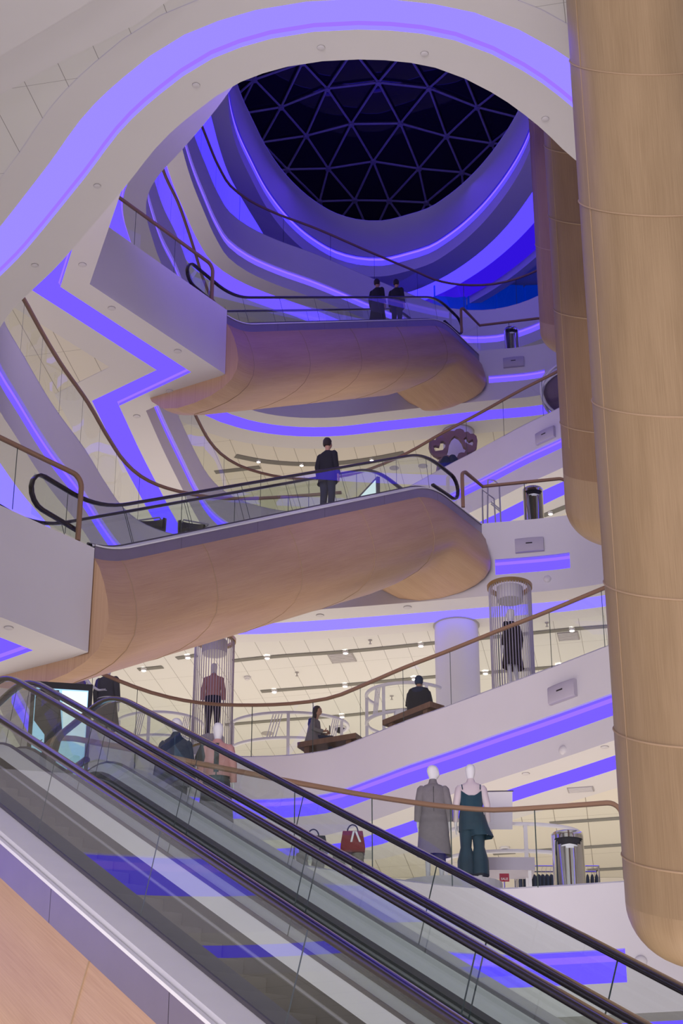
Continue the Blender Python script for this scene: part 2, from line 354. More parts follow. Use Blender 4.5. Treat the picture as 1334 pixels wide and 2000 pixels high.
# short fascia inserts replace the long strip where the photograph shows short ones
def ledstrip(path, za, zb, name, label, m, closed, recess=.07, hot=True):
    mb = MB(); q = offset(path, recess, closed)
    strip(mb, q, q, za, zb, closed)
    if not closed:
        for i in (0, -1): mb.face([at(path[i], za), at(q[i], za), at(q[i], zb), at(path[i], zb)])
    t = thing(name, label, 'light strip', at(path[0], zb))
    mb.build('diffuser', m, t)
    if hot:
        h = MB(); q2 = offset(path, recess * .6, closed); strip(h, q2, q2, za - (za - zb) * .16, za - (za - zb) * .36, closed); h.build('lamp_line', 'hot', t)
    return t
def gallery(k):
    z = LV[k]; p = E[k]; zb = z - T; cm, rim, cw = COVE[k]
    s = MB(); fill(s, OUT, [p], z); struct(s, 'floor', 'floorm', label='pale floor of the ' + LNAME[k])
    a, b = FLED[k]
    # fascia in three bands with the light slot between
    s = MB(); strip(s, p, p, z, z - a); trim(s, 'white', 'white fascia band above the light slot of the ' + LNAME[k], True)
    s = MB(); strip(s, p, p, z - b, zb); trim(s, 'white', 'white fascia band below the light slot of the ' + LNAME[k], True)
    lab = 'violet fascia light strip of the ' + LNAME[k]
    q = offset(p, .07)
    s = MB(); strip(s, p, q, z - a, z - a); strip(s, p, q, z - b, z - b); trim(s, 'white', 'thin lips of the fascia light slot of the ' + LNAME[k])
    if not SPANS.get(k):
        ledstrip(p, z - a, z - b, 'fascia_light', lab, M['fas_led'], True)
    else:
        lit = [False] * len(p)
        for A, B, w in SPANS[k]:
            sp = sub(p, A, B); n = len(p)
            i = min(range(n), key=lambda q_: (p[q_] - sp[0]).length)
            for _ in range(len(sp) - 1): lit[i] = True; i = (i + 1) % n
            ledstrip(sp, z - a, z - b, 'fascia_light', lab + w, M['fas_led'], False)
        s = MB(); n = len(p)
        for i in range(n):
            if not lit[i]:
                j = (i + 1) % n; s.face([at(p[i], z - a), at(p[j], z - a), at(p[j], z - b), at(p[i], z - b)])
        trim(s, 'white', 'plain fascia band in line with the light slot of the ' + LNAME[k], True)
    # soffit rim, cove recess, plain band, panelled ceiling
    q1 = offset(p, rim); q2 = offset(p, rim + cw); q3 = offset(p, rim + cw + (.5 if k == 4 else .85))
    s = MB(); strip(s, p, q1, zb, zb); strip(s, q2, q3, zb, zb)
    struct(s, 'ceiling', 'soffit', label='plain white soffit of the ' + LNAME[k])
    d = .36
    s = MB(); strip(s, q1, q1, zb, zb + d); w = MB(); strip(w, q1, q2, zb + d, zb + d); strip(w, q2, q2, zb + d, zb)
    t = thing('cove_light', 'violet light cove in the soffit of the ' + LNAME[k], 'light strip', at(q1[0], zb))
    w.build('recess', cm, t); s.build('lip', cm, t)  # recess faces glow themselves, standing for the hidden strip's light on them
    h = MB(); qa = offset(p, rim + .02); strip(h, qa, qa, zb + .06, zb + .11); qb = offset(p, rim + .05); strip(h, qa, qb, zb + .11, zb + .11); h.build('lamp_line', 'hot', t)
    s = MB(); fill(s, OUT, [q3], zb + .004); struct(s, 'ceiling', 'panelg' if k == 4 else 'panel', label='panelled ceiling under the ' + LNAME[k])
for k in range(2, 8): gallery(k)
# ------------------------------------------------------------------ roof ring and dome
p8 = E[8]; zb8, zt8 = 42.35, 45.0
s = MB(); strip(s, p8, p8, zt8, 43.28); trim(s, 'white', 'tall purple lit drum below the glass dome', True)
s = MB(); strip(s, p8, p8, 42.86, zb8); trim(s, 'white', 'lower rim of the drum below the glass dome', True)
ledstrip(p8, 43.28, 42.86, 'fascia_light', 'thin bright blue light ring on the drum just under the glass dome', M['roof_led'], True, .06)
ci = loopify(chain([(7.9, 54), (7.3, 48.6), (4, 44.6), (-.3, 44.8), (-3.3, 47.8), (-4.5, 51.2), (-4.62, 53.5), (-4.5, 54.83), (-4.36, 56.17), (-4.09, 57.89), (-3.65, 59.49), (-3.2, 60.93), (-2.65, 62.6), (-1.7, 64.3), (-.4, 65.5), (1, 66.05), (2.54, 65.8), (3.7, 64.95), (4.97, 63.47), (5.88, 61.94), (6.43, 60.7), (6.96, 59.17), (7.7, 56.5), (7.9, 54)]))
def ringpt(c, path, n=160):
    out = []
    for k in range(n):
        a = 2 * pi * k / n; d = Vector((cos(a), sin(a))); best = 0
        for i in range(len(path)):
            p = path[i] - c; q = path[(i + 1) % len(path)] - c; e = q - p; den = d.x * e.y - d.y * e.x
            if abs(den) < 1e-9: continue
            t = (p.x * e.y - p.y * e.x) / den; u = (p.x * d.y - p.y * d.x) / den
            if t > 0 and -1e-6 <= u <= 1.000001: best = max(best, t)
        out.append(c + d * best)
    return out
c8 = Vector((1.5, 55)); r0 = ringpt(c8, p8); r1 = ringpt(c8, ci)
def grow(r, d): return [q + (q - c8).normalized() * d for q in r]
r2 = grow(r1, .95); r3 = grow(r2, .55); r4 = grow(r3, .5); r5 = grow(r4, .35)
s = MB(); strip(s, r0, r1, zb8, zb8); strip(s, r4, r5, zb8 - .35, zb8 - .35); strip(s, r4, r4, zb8 - .35, zb8); strip(s, r5, r5, zb8 - .35, zb8 + .6); struct(s, 'ceiling', 'soffit', label='ring shaped soffit round the drum of the glass dome')
t = thing('cove_light', 'broad blue light cove round the soffit below the dome drum', 'light strip', at(r1[0], zb8))
s = MB(); strip(s, r1, r1, zb8, zb8 + .5); strip(s, r1, r2, zb8 + .5, zb8 + .5); strip(s, r2, r2, zb8 + .5, zb8); s.build('recess', 'roof_led', t)  # these faces emit too, instead of a white cove lit by LEDs
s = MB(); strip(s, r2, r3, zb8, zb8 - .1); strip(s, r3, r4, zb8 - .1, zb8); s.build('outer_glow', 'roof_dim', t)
s = MB(); fill(s, OUT, [loopify(r5)], zb8 + .6); struct(s, 'ceiling', 'soffit', label='upper ceiling around the dome ring')
s = MB(); fill(s, OUT, [loopify(p8)], zt8 + .02); struct(s, 'roof', 'white', label='roof slab the glass dome sits on')
# dome: nodes of the triangulated shell
DC, DR = Vector((1.5, 59, 33)), 16.0
def dome(q):
    d = ray(*q); A = d.dot(d); B = d.dot(DC); D = B * B - A * (DC.dot(DC) - DR * DR); t = (B + sqrt(max(D, 0))) / A; return d * t
nodepx = {(0, 0): (693, 391), (0, 1): (760, 392), (1, 0): (641, 329), (1, 1): (729, 315), (1, 2): (818, 329), (2, 0): (598, 265), (2, 1): (686, 242), (2, 2): (782, 241), (2, 3): (872, 266),
          (3, 0): (549, 209), (3, 1): (639, 173), (3, 2): (739, 161), (3, 3): (838, 172), (3, 4): (932, 209), (4, 0): (497, 156)}
nodes = {k: dome(v) for k, v in nodepx.items()}
def shell(x, y): return Vector((x, y, DC.z + sqrt(max(.1, DR * DR - (x - DC.x) ** 2 - (y - DC.y) ** 2))))
def ext(a, b, f=1.0):
    p = nodes[a] + (nodes[b] - nodes[a]) * (1 + f); return shell(p.x, p.y)
nodes[(4, 1)] = ext((2, 0), (3, 0)) + Vector((.1, 0, 0)); nodes[(4, 1)] = shell(-1.5, 59.4)
for key, xy in {(4, 0): (-3.36, 59.8), (4, 2): (.45, 59.0), (4, 3): (2.45, 59.0), (4, 4): (4.5, 59.35), (4, 5): (6.4, 60.0), (5, 0): (-4.4, 57.9), (5, 1): (-2.5, 57.4), (5, 2): (-.6, 57.1), (5, 3): (1.45, 57.0), (5, 4): (3.5, 57.1), (5, 5): (5.5, 57.5), (5, 6): (7.3, 58),
                (6, 0): (-3.6, 55.4), (6, 1): (-1.6, 55.1), (6, 2): (.4, 55), (6, 3): (2.5, 55), (6, 4): (4.5, 55.2), (6, 5): (6.5, 55.6), (7, 0): (-2.6, 53.2), (7, 1): (-.6, 53), (7, 2): (1.5, 53), (7, 3): (3.5, 53), (7, 4): (5.6, 53.3), (7, 5): (7.4, 53.6),
                (8, 0): (-3.4, 51.2), (8, 1): (-1.6, 51), (8, 2): (.4, 51), (8, 3): (2.5, 51), (8, 4): (4.5, 51), (8, 5): (6.6, 51.2),
                (-1, 0): (-.4, 67.4), (-1, 1): (1.26, 67.8), (-1, 2): (2.9, 67.5), (0, -1): (-.9, 66.2), (0, 2): (3.5, 66.3), (1, -1): (-2.2, 64.6), (1, 3): (4.9, 64.8), (2, -1): (-3.2, 63.1), (2, 4): (6.0, 63.2), (3, -1): (-4.1, 61.4), (3, 5): (7.1, 61.6), (9, 0): (8.4, 59.6), (9, 1): (8.0, 62.6), (9, 2): (6.9, 65.0), (9, 3): (5.2, 67.2), (9, 4): (8.9, 56.6), (9, 5): (-4.9, 64.2), (9, 6): (-5.6, 61.5), (9, 7): (-6, 58.5), (9, 8): (-3.2, 66.8)}.items():
    nodes[key] = shell(*xy)
ks = list(nodes); tri = geometry.delaunay_2d_cdt([Vector((nodes[k].x, nodes[k].y)) for k in ks], [], [], 0, 1e-5)
dm = thing('glass_dome', 'dark night glass dome of triangular panes in a lattice of pale bars', 'dome', (1.5, 58, 45.02))
bars = set(); mbp = MB()
for f in tri[2]:
    pts = [nodes[ks[tri[3][i][0]]] for i in f]
    if max((pts[i] - pts[i - 1]).length for i in range(3)) > 3.6: continue
    mbp.face([q + Vector((0, 0, .12)) for q in pts])
    for i in range(3): bars.add(tuple(sorted((tri[3][f[i]][0], tri[3][f[i - 1]][0]))))
mbp.build('panes', 'night', dm)
mbb = MB()
for i, j in sorted(bars): mbb.tube([nodes[ks[i]], nodes[ks[j]]], .05, 6, False)
mbb.build('lattice_bars', 'mull', dm, True)
hub = None
for k in ks:
    if hub is None:
        k0 = nodes[k]; mbh = MB(); mbh.lathe(k0, [(.001, -.11), (.12, -.09), (.13, .02), (.001, .05)], 10); hub = mbh.build('hub_plate', 'mull', dm, True)
    elif nodes[k].y > 54.5 and nodes[k].y < 67 and -4.2 < nodes[k].x < 7:
        c = hub.copy(); C.objects.link(c); c.parent = dm; c.location = nodes[k] - k0
s = MB(); s.box((1.5, 58, 52), 40, 40, .2); s.build('night_cover', 'night', dm)
# ------------------------------------------------------------------ room shell behind the shops
for nm, (a, b) in dict(wall_left=((-15, -8), (-15, 74)), wall_back=((-15, 74), (15, 74)), wall_right=((15, 74), (15, -8))).items():
    s = MB(); s.face([(a[0], a[1], -2.1), (b[0], b[1], -2.1), (b[0], b[1], 52), (a[0], a[1], 52)]); struct(s, nm, 'wallm', label='far cream wall of the building')
s = MB(); s.face([(-15, -8, -2.1), (15, -8, -2.1), (15, 74, -2.1), (-15, 74, -2.1)]); struct(s, 'floor', 'floorm', label='ground floor of the atrium')
for k, Y, x0, x1 in ((2, 42.2, -15, 15), (3, 53.5, -15, 15), (4, 57.5, -15, 15), (5, 67, -15, 15), (6, 70.5, -15, 15)):
    s = MB(); s.box((0, Y, (LV[k] + LV[k + 1] - T) / 2), 30, .15, LV[k + 1] - T - LV[k]); struct(s, 'wall_back', 'wallm', label='cream shop back wall on the ' + LNAME[k])
# ------------------------------------------------------------------ balustrades
def pathlen(p): return sum((b - a).length for a, b in zip(p, p[1:]))
def piece(p, s0, s1):
    out = []; acc = 0
    for a, b in zip(p, p[1:]):
        L = (b - a).length
        if L < 1e-9: continue
        if acc + L > s0 and acc < s1:
            t0 = max(0, (s0 - acc) / L); t1 = min(1, (s1 - acc) / L)
            q0 = a + (b - a) * t0; q1 = a + (b - a) * t1
            if not out: out.append(q0)
            out.append(q1)
        acc += L
    return out
def sweep_rect(mb, path, w, h):
    # rounded rectangular section; side vector stays horizontal
    rows = []; side = None; prof = []
    for cx, cy, a0 in ((1, 1, 0), (-1, 1, pi / 2), (-1, -1, pi), (1, -1, 1.5 * pi)):
        for k in range(3):
            a = a0 + k * pi / 4; r = min(w, h) * .3
            prof.append((cx * (w / 2 - r) + r * cos(a), cy * (h / 2 - r) + r * sin(a)))
    for i, p in enumerate(path):
        t = (path[min(i + 1, len(path) - 1)] - path[max(i - 1, 0)]).normalized()
        hz = Vector((t.x, t.y, 0))
        if hz.length > .05: side = Vector((hz.y, -hz.x, 0)).normalized() * (1 if side is None or Vector((hz.y, -hz.x, 0)).dot(side) >= 0 else -1)
        elif side is None: side = Vector((1, 0, 0))
        up = side.cross(t).normalized()
        rows.append([p + side * a + up * b for a, b in prof])
    mb.grid(rows, closed=True); mb.cap(rows[0][::-1]); mb.cap(rows[-1]); return mb
def balustrade(label, path, z, h=1.1, ends=(False, False), step=1.4, off=0.0, gz=-.02, group=None):
    path = [Vector(p) for p in path]
    if off: path = offset(path, off, False)
    t = thing('balustrade', label, 'balustrade', at(path[0], z), group)
    L = pathlen(path); n = max(1, round(L / step)); R = .2
    for i in range(n):
        q = piece(path, i * L / n + (.008 if i else .0), (i + 1) * L / n - .008)
        m = MB(); strip(m, q, q, z + gz, z + h - .03, False); pane = m.build('glass_panel', 'glass', t, True)
        if i:
            a = piece(path, i * L / n - .009, i * L / n + .009); m = MB(); strip(m, a, a, z + gz, z + h - .03, False); m.build('joint', 'joint', pane)
    main = [at(q, z + h) for q in piece(path, R if ends[0] else 0, L - (R if ends[1] else 0))]
    def bend(pt, d):                         # quarter turn down to the floor, d points outwards along the rail
        out = []
        for k in range(1, 7):
            a = k * pi / 12; out.append(Vector((pt.x + d.x * R * sin(a), pt.y + d.y * R * sin(a), z + h - R * (1 - cos(a)))))
        out.append(Vector((pt.x + d.x * R, pt.y + d.y * R, z + .02))); return out
    if ends[1]:
        d = (path[-1] - path[-2]).normalized(); main = main + bend(main[-1], d)
    if ends[0]:
        d = (path[0] - path[1]).normalized(); main = bend(main[0], d)[::-1] + main
    m = MB(); sweep_rect(m, main, .085, .065); m.build('handrail', 'rail', t, True)
    return t
balustrade('curved glass balustrade in front of the dressed mannequins, pale wooden handrail', [(-3.86, 24.1), (-3.5, 24.15)] + [tuple(q) for q in sub(E[2], (-2.86, 24.52), (4.0, 26.82))], 7.5, 1.15, (True, True), 1.27)
balustrade('long curved glass balustrade in front of the man and woman seated on benches', sub(E[3], (-5.55, 36), (6.6, 31.2)), 13.7, 1.15, step=1.35)
balustrade('glass balustrade sweeping down the left and behind the lower wooden escalator', sub(E[4], (-6.5, 31.7), (0, 41.45)), 19.9, 1.15, step=1.35)
balustrade('glass balustrade dipping behind the escalators then rising past the cloud shaped frame', sub(E[5], (-4.7, 45.3), (7.4, 44.3)), 26.1, 1.13, step=1.5)
balustrade('narrow glass balustrade on the left with a dark rail, beyond the upper white landing', sub(E[6], (-5.26, 43.4), (-.5, 54.66)), 32.3, 1.13, step=1.5)
balustrade('topmost curved glass balustrade below the dome', sub(E[7], (-4.95, 47.5), (8.9, 57.5)), 38.5, 1.08, step=2.0)
# ------------------------------------------------------------------ escalators
def ramp(x, r): return 0.0 if x < -r else x if x > r else (x + r) ** 2 / (4 * r)
class Esc:
    def __init__(s, O, head, zl, zh, m, k1, k2, r=.8):
        s.O = Vector((O[0], O[1])); s.d = Vector((sin(head), cos(head))); s.n = Vector((s.d.y, -s.d.x)); s.zl = zl; s.m = m; s.k1 = k1; s.k2 = k2; s.r = r
    def z(s, q): return s.zl + s.m * (ramp(q - s.k1, s.r) - ramp(q - s.k2, s.r))
    def slope(s, q): return (s.z(q + .05) - s.z(q - .05)) / .1
    def p(s, q, v, z): w = s.O + s.d * q + s.n * v; return Vector((w.x, w.y, z))
def arange(a, b, st):
    n = max(1, round((b - a) / st)); return [a + (b - a) * i / n for i in range(n + 1)]
BELLY = [(0, 0), (.12, -.2), (.24, -.5), (.34, -.85), (.38, -1.15), (.35, -1.42), (.2, -1.66), (-.05, -1.83), (-.4, -1.95), (-.9, -2.02), (-1.4, -2.02), (-1.85, -1.9), (-2.2, -1.6), (-2.4, -1.2), (-2.42, -.7), (-2.3, -.3), (-2.15, 0)]
def escalator(name, label, e, s0, s1, va, vb, newel, out0, skirt_h, belly=None, bell=(0, 0), steps=False, seams=(), vfar=None, near=True, panel=1.9, H=.78, glass='eglass', vskirt=0.0, joint0=0.0, bscale=1.0):
    root = thing(name, label, 'escalator', e.p(s0, va, e.z(s0) - .3))
    sgn = 1 if va > vb else -1
    ss = arange(s0, s1, .22)
    for v in (va, vb):
        # handrail loop
        a, b = newel; R = .30
        qs = arange(a, b, .18); path = [e.p(q, v, e.z(q) + H) for q in qs]
        e0 = [e.p(a - R * sin(t_), v, e.z(a) + H - R + R * cos(t_)) for t_ in [k * pi / 8 for k in range(8, 0, -1)]]
        e1 = [e.p(b + R * sin(t_), v, e.z(b) + H - R + R * cos(t_)) for t_ in [k * pi / 8 for k in range(1, 9)]]
        t0 = [e.p(a + .9, v, e.z(a + .9) + H - 2 * R - .02)]; t1 = [e.p(b - .9, v, e.z(b - .9) + H - 2 * R - .02)]
        m = MB(); sweep_rect(m, t0 + e0 + path + e1 + t1, .085, .06); m.build('handrail', 'rubber', root, True)
        # glass panels with joints square to the slope
        js = [a - R * .85]; q = a + joint0
        while q < b - .3:
            if q - js[-1] > .6: js.append(q)
            q += panel
        js.append(b + R * .85)
        def top(q):
            sl = e.slope(q); return q - (H - .04) * sl / (1 + sl * sl)
        for i in range(len(js) - 1):
            qq = arange(js[i] + (.008 if i else 0), js[i + 1] - .008, .25)
            m = MB(); m.grid([[e.p(q, v, e.z(q)), e.p(min(max(top(q), js[0]), js[-1]), v, e.z(min(max(top(q), js[0]), js[-1])) + H - .03)] for q in qq]); pane = m.build('glass_panel', glass, root, True)
            if i:
                m = MB(); m.grid([[e.p(q, v, e.z(q)), e.p(top(q), v, e.z(top(q)) + H - .03)] for q in (js[i] - .009, js[i] + .009)]); m.build('joint', 'joint', pane)
        inn = -1 if (v == va) == (sgn > 0) else 1      # direction towards the steps
        w = .15
        m = MB(); m.grid([[e.p(q, v + inn * .012, e.z(q) + .0), e.p(q, v + inn * w, e.z(q) - .13)] for q in ss]); m.build('inner_deck', 'deck', root, True)
        m = MB(); m.grid([[e.p(q, v + inn * w, e.z(q) - .13), e.p(q, v + inn * (w + .02), e.z(q) - .8)] for q in ss]); m.build('inner_skirt', 'dark', root, True)
        m = MB(); m.tube([e.p(q, v + inn * (w + .012), e.z(q) - .23) for q in ss], .016, 6); m.build('skirt_brush', 'brush', root, True)
        m = MB(); m.tube([e.p(q, v, e.z(q) + .0) for q in ss], .022, 6); m.build('glass_shoe', 'dark', root, True)
    # outer deck towards the near side, lip, brushed skirt
    vo = vskirt
    m = MB(); m.grid([[e.p(q, va + sgn * .012, e.z(q) - .005), e.p(q, vo - sgn * .06, e.z(q) - .03)] for q in ss]); m.build('outer_deck', 'deck', root, True)
    if near:
        m = MB(); m.grid([[e.p(q, vo - sgn * .06, e.z(q) - .03), e.p(q, vo - sgn * .05, e.z(q) - .085), e.p(q, vo - sgn * .02, e.z(q) - .085), e.p(q, vo - sgn * .02, e.z(q) - .055), e.p(q, vo + sgn * .015, e.z(q) - .06), e.p(q, vo + sgn * .015, e.z(q) - .09)] for q in ss]); m.build('deck_lip', 'deck', root, False)
        pl = 2.35; q = s0
        while q < s1 - .05:
            r_ = min(q + pl, s1); qq = arange(q + .004, r_ - .004, .2)
            m = MB(); m.grid([[e.p(u, vo, e.z(u) - .08), e.p(u, vo, e.z(u) - .085 - skirt_h)] for u in qq]); m.build('skirt_panel', 'skirt', root, True)
            q += pl
        m = MB(); m.grid([[e.p(q, vo - sgn * .01, e.z(q) - .08), e.p(q, vo - sgn * .01, e.z(q) - .085 - skirt_h)] for q in ss]); m.build('skirt_backing', 'dark', root)
    if vfar is not None:
        m = MB(); m.grid([[e.p(q, vb - sgn * .012, e.z(q) - .005), e.p(q, vfar, e.z(q) - .03), e.p(q, vfar, e.z(q) - .4)] for q in ss]); m.build('far_deck', 'deck', root, True)
    vi0, vi1 = va - sgn * .17, vb + sgn * .17
    if steps:
        q = s0; k = 0; run = .4
        while q < s1:
            z0 = e.z(q - run) - .32; z1 = e.z(q) - .32
            if z1 - z0 > .05:
                m = MB(); m.grid([[e.p(q, v, z0), e.p(q + .015, v, z0 + .05), e.p(q - .0, v, z1 - .012), e.p(q, v, z1), e.p(q + run, v, z1)] for v in (vi0, vi1)])
                m.build('step', 'step', root)
            q += run
        for a, b in ((s0, e.k1 - .2), (e.k2 + .35, s1)):
            m = MB(); m.grid([[e.p(q, v, e.z(q) - .15) for v in (vi0, vi1)] for q in arange(a, b, .4)]); m.build('landing_plate', 'brush', root)
    else:
        m = MB(); m.grid([[e.p(q, v, e.z(q) - .2) for v in (vi0, vi1)] for q in ss]); m.build('step_band', 'step', root, True)
    if belly:
        b0, b1, rb = bell
        def ringat(q):
            f = 1.0
            if q > b1 - rb: f = sqrt(max(0.0, 1 - ((q - (b1 - rb)) / rb) ** 2))
            g = .62 + .38 * f if f > 0 else .62
            zz = e.z(min(q, s1)) - .085 - skirt_h; out = []
            sh = 1 - (1 - bscale) * ramp(q - e.k2 + .6, .6) if q < e.k2 + .4 else bscale
            sh = max(bscale, min(1, sh))
            for v, dz in belly:
                dz = dz * sh
                w = min(1, -dz / .7)
                vv = v if f == 1 else -1.05 + (v + 1.05) * (1 - w * (1 - f))
                dd = dz if f == 1 else (dz + .25) * (f if dz < -.25 else 1) - .25 if dz < -.25 else dz
                out.append(e.p(q if f == 1 else q - 0 * w, vo + sgn * vv, zz + dd))
            return out
        qs = arange(b0, b1 - rb, .2) + [b1 - rb + rb * sin(k * pi / 20) for k in range(1, 11)]
        m = MB(); rows = [ringat(q) for q in qs]; m.grid(rows); m.cap(rows[-1]); m.cap(rows[0][::-1]); m.build('wood_cladding', 'escwood', root, True)
        for q in seams:
            m = MB(); r_ = ringat(q); c_ = e.p(q, vo - sgn * 1.0, e.z(q) - 1.2)
            m.tube([w + (w - c_).normalized() * .004 for w in r_[:11]], .007, 5); m.build('panel_seam', 'seam', root, True)
    return root
A2, B2 = Vector((-4.09, 29.03)), Vector((3.29, 40.82))
h2 = atan2((B2 - A2).x, (B2 - A2).y)
e2 = Esc(A2, h2, 13.8, 0, .547, .25, 11.5, .75)
escalator('escalator', 'lower wood clad escalator with black handrails crossing from the white landing', e2, .03, 13.9, -.16, -1.5, (-1.15, 12.75), 0, .22, BELLY, (.03, 14.35, 1.0), False, (.75, 3.0, 5.7, 8.4, 10.9), vfar=-2.1, panel=1.75, joint0=.6, bscale=.78)
A1 = Vector((-2.88, 41.33)); B1 = P(936, 686, 32.3).xy
h1 = atan2((B1 - A1).x, (B1 - A1).y)
e1 = Esc(A1, h1, 26.02, 0, .552, .5, 11.75, .75)
escalator('escalator', 'upper wood clad escalator carrying two dark figures, above the other wooden one', e1, .03, 14.27, -.16, -1.5, (-1.2, 13.1), 0, .22, BELLY, (.03, 14.75, 1.0), False, (.75, 3.4, 6.1, 8.8, 11.3), vfar=-2.1, panel=1.75, joint0=.7, bscale=.78)
# near pair: the rails lie 0.98 above the floor of the gallery they serve
U = Vector((-.42607, .77106)); U.normalize(); SD = Vector((U.y, -U.x))
OD = Vector((-2.8, 22.02))
hd = atan2(U.x, U.y)
ZG = 8.48 - .80
def ef(): 
    e = Esc(OD, hd, ZG - .537 * 16.5, 0, .537, -16.5, -.1, .55); e.n = -e.n; return e
eN = ef(); eN.O = OD - SD * 2.60; 
BN = [(0, 0), (.03, -.12), (.12, -.5), (.2, -.95), (.2, -1.35), (.05, -1.7), (-.3, -1.9), (-.9, -2.0), (-1.6, -2.0), (-2.4, -1.9)]
escalator('escalator', 'nearest escalator, first of the diagonal pair, with wood and brushed metal side', eN, -18.2, 1.9, 0.0, -1.23, (-17.4, 1.5), 0, .29, BN, (-18.2, 2.4, .6), True, (-14.4, -10.9, -7.35, -3.9, -.6), panel=2.35, H=.80, vskirt=.36, joint0=.6)
eF = ef(); eF.O = OD - SD * 1.09
escalator('escalator', 'second of the diagonal pair of near escalators, on the side of the mannequins', eF, -18.2, 1.9, 0.0, -1.08, (-17.4, 1.5), 0, .29, None, (0, 0), True, (), vfar=-1.42, near=False, panel=2.35, H=.80, vskirt=.24, joint0=.9)
# landing balustrades at the white boxes and where the escalators arrive
def epath(e, pts): return [tuple((e.O + e.d * q + e.n * v)) for q, v in pts]
balustrade('glass balustrade on the lower white landing, wooden rail bending down at the end', [(-7.0, 25.45), tuple(A2 + e2.d * -.36 + e2.n * .0)], 13.7, 1.19, (False, True), 1.4, off=.05, gz=.05)
balustrade('glass balustrade on the upper white landing, wooden rail bending down at the end', [(-5.72, 37.3), tuple(Vector((-2.86, 41.33)) + (Vector((-5.72, 37.3)) - Vector((-2.86, 41.33))).normalized() * .55)], 26.1, 1.05, (False, True), 1.4, off=.05, gz=.05)
balustrade('short glass balustrade with a wooden post at the head of the lower wooden escalator', [tuple(e2.p(12.92, 0.03, 0).xy), (3.33, 40.84), (5.27, 40.40)], 19.9, 1.0, (True, True), 1.0, gz=.02)
balustrade('short glass balustrade with a wooden post at the head of the upper wooden escalator', [tuple(e1.p(13.0, 0.03, 0).xy), tuple(B1 + Vector((.05, .05))), (6.50, 53.18)], 32.3, 1.0, (True, True), 1.2, gz=.02)
# ------------------------------------------------------------------ hanging oak columns
def column(label, xl, yc, R, zb, ztop, seams, kcap, capz, n=56, wm='colwood'):
    c = Vector((xl + R, yc, 0)); t = thing('hanging_column', label, 'column', (c.x, c.y, zb))
    def k(z): return z / yc + .22
    def ringp(z, r, kk): return [Vector((c.x + r * cos(a), c.y + r * sin(a), z + kk * r * sin(a))) for a in [2 * pi * i / n for i in range(n)]]
    rf = R * .72; rows = []
    for i in range(13):
        a = i * pi / 24; rows.append(ringp(zb + rf * (1 - cos(a)), R - rf + rf * sin(a), kcap))
    rows.append(ringp(capz, R, kcap * 1.0))
    m = MB(); rr = [ringp(zb, R * .05, kcap)] + rows; m.grid(rr, closed=True); m.cap(rr[0][::-1]); m.build('rounded_foot', 'colcap', t, True)
    zz = [capz] + seams + [ztop]
    for i in range(len(zz) - 1):
        m = MB(); ka, kb = (kcap if i == 0 else k(zz[i])), k(zz[i + 1]); st = arange(zz[i], zz[i + 1], .4)
        m.grid([ringp(z, R + .004 * (i % 2), ka + (kb - ka) * j / (len(st) - 1)) for j, z in enumerate(st)], closed=True); m.build('shaft_panel', wm, t, True)
        if i: m = MB(); q = ringp(zz[i], R + .006, k(zz[i])); m.tube(q + [q[0], q[1]], .011, 6, False); m.build('ridge', 'seam', t, True)
    # long upright joint of the veneer, toward the atrium
    for da in (1.13, ):
        a = pi * da
        m = MB(); m.tube([Vector((c.x + (R + .002) * cos(a), c.y + (R + .002) * sin(a), z + .8 * R * sin(a))) for z in arange(capz + .6, ztop, 1)], .006, 4); m.build('upright_joint', 'seam', t, True)
    return t
column('nearest and broadest hanging oak column, filling the right edge', 2.97, 20.0, .86, 4.72, 22, [5.85, 7.25, 9.0, 11.35, 14.2, 16.4], .50, 5.35)
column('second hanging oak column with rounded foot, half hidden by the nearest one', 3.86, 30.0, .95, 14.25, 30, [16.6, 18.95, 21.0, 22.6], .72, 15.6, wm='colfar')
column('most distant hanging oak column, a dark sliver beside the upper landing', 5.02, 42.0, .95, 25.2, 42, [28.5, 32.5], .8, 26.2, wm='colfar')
# ------------------------------------------------------------------ figures
def skinmesh(name, J, edges, m, parent, X, sub=2):
    keys = list(J); me = bpy.data.meshes.new(name); me.from_pydata([X @ Vector(J[k][:3]) for k in keys], [(keys.index(a), keys.index(b)) for a, b in edges], [])
    o = bpy.data.objects.new(name, me); C.objects.link(o)
    md = o.modifiers.new('skin', 'SKIN'); md.use_smooth_shade = True
    for i, k in enumerate(keys):
        sv = me.skin_vertices[0].data[i]; r = J[k][3]; sv.radius = (r, J[k][4] if len(J[k]) > 4 else r); sv.use_root = (i == 0)
    o.modifiers.new('sub', 'SUBSURF').levels = sub; o.modifiers['sub'].render_levels = sub
    dg = bpy.context.evaluated_depsgraph_get(); nm = bpy.data.meshes.new_from_object(o.evaluated_get(dg)); nm.name = name
    o.modifiers.clear(); o.data = nm; bpy.data.meshes.remove(me)
    off = Vector(parent.location)
    for v in nm.vertices: v.co -= off
    nm.materials.clear(); nm.materials.append(M[m])
    for p in nm.polygons: p.use_smooth = True
    o.parent = parent; return o
from mathutils import Matrix
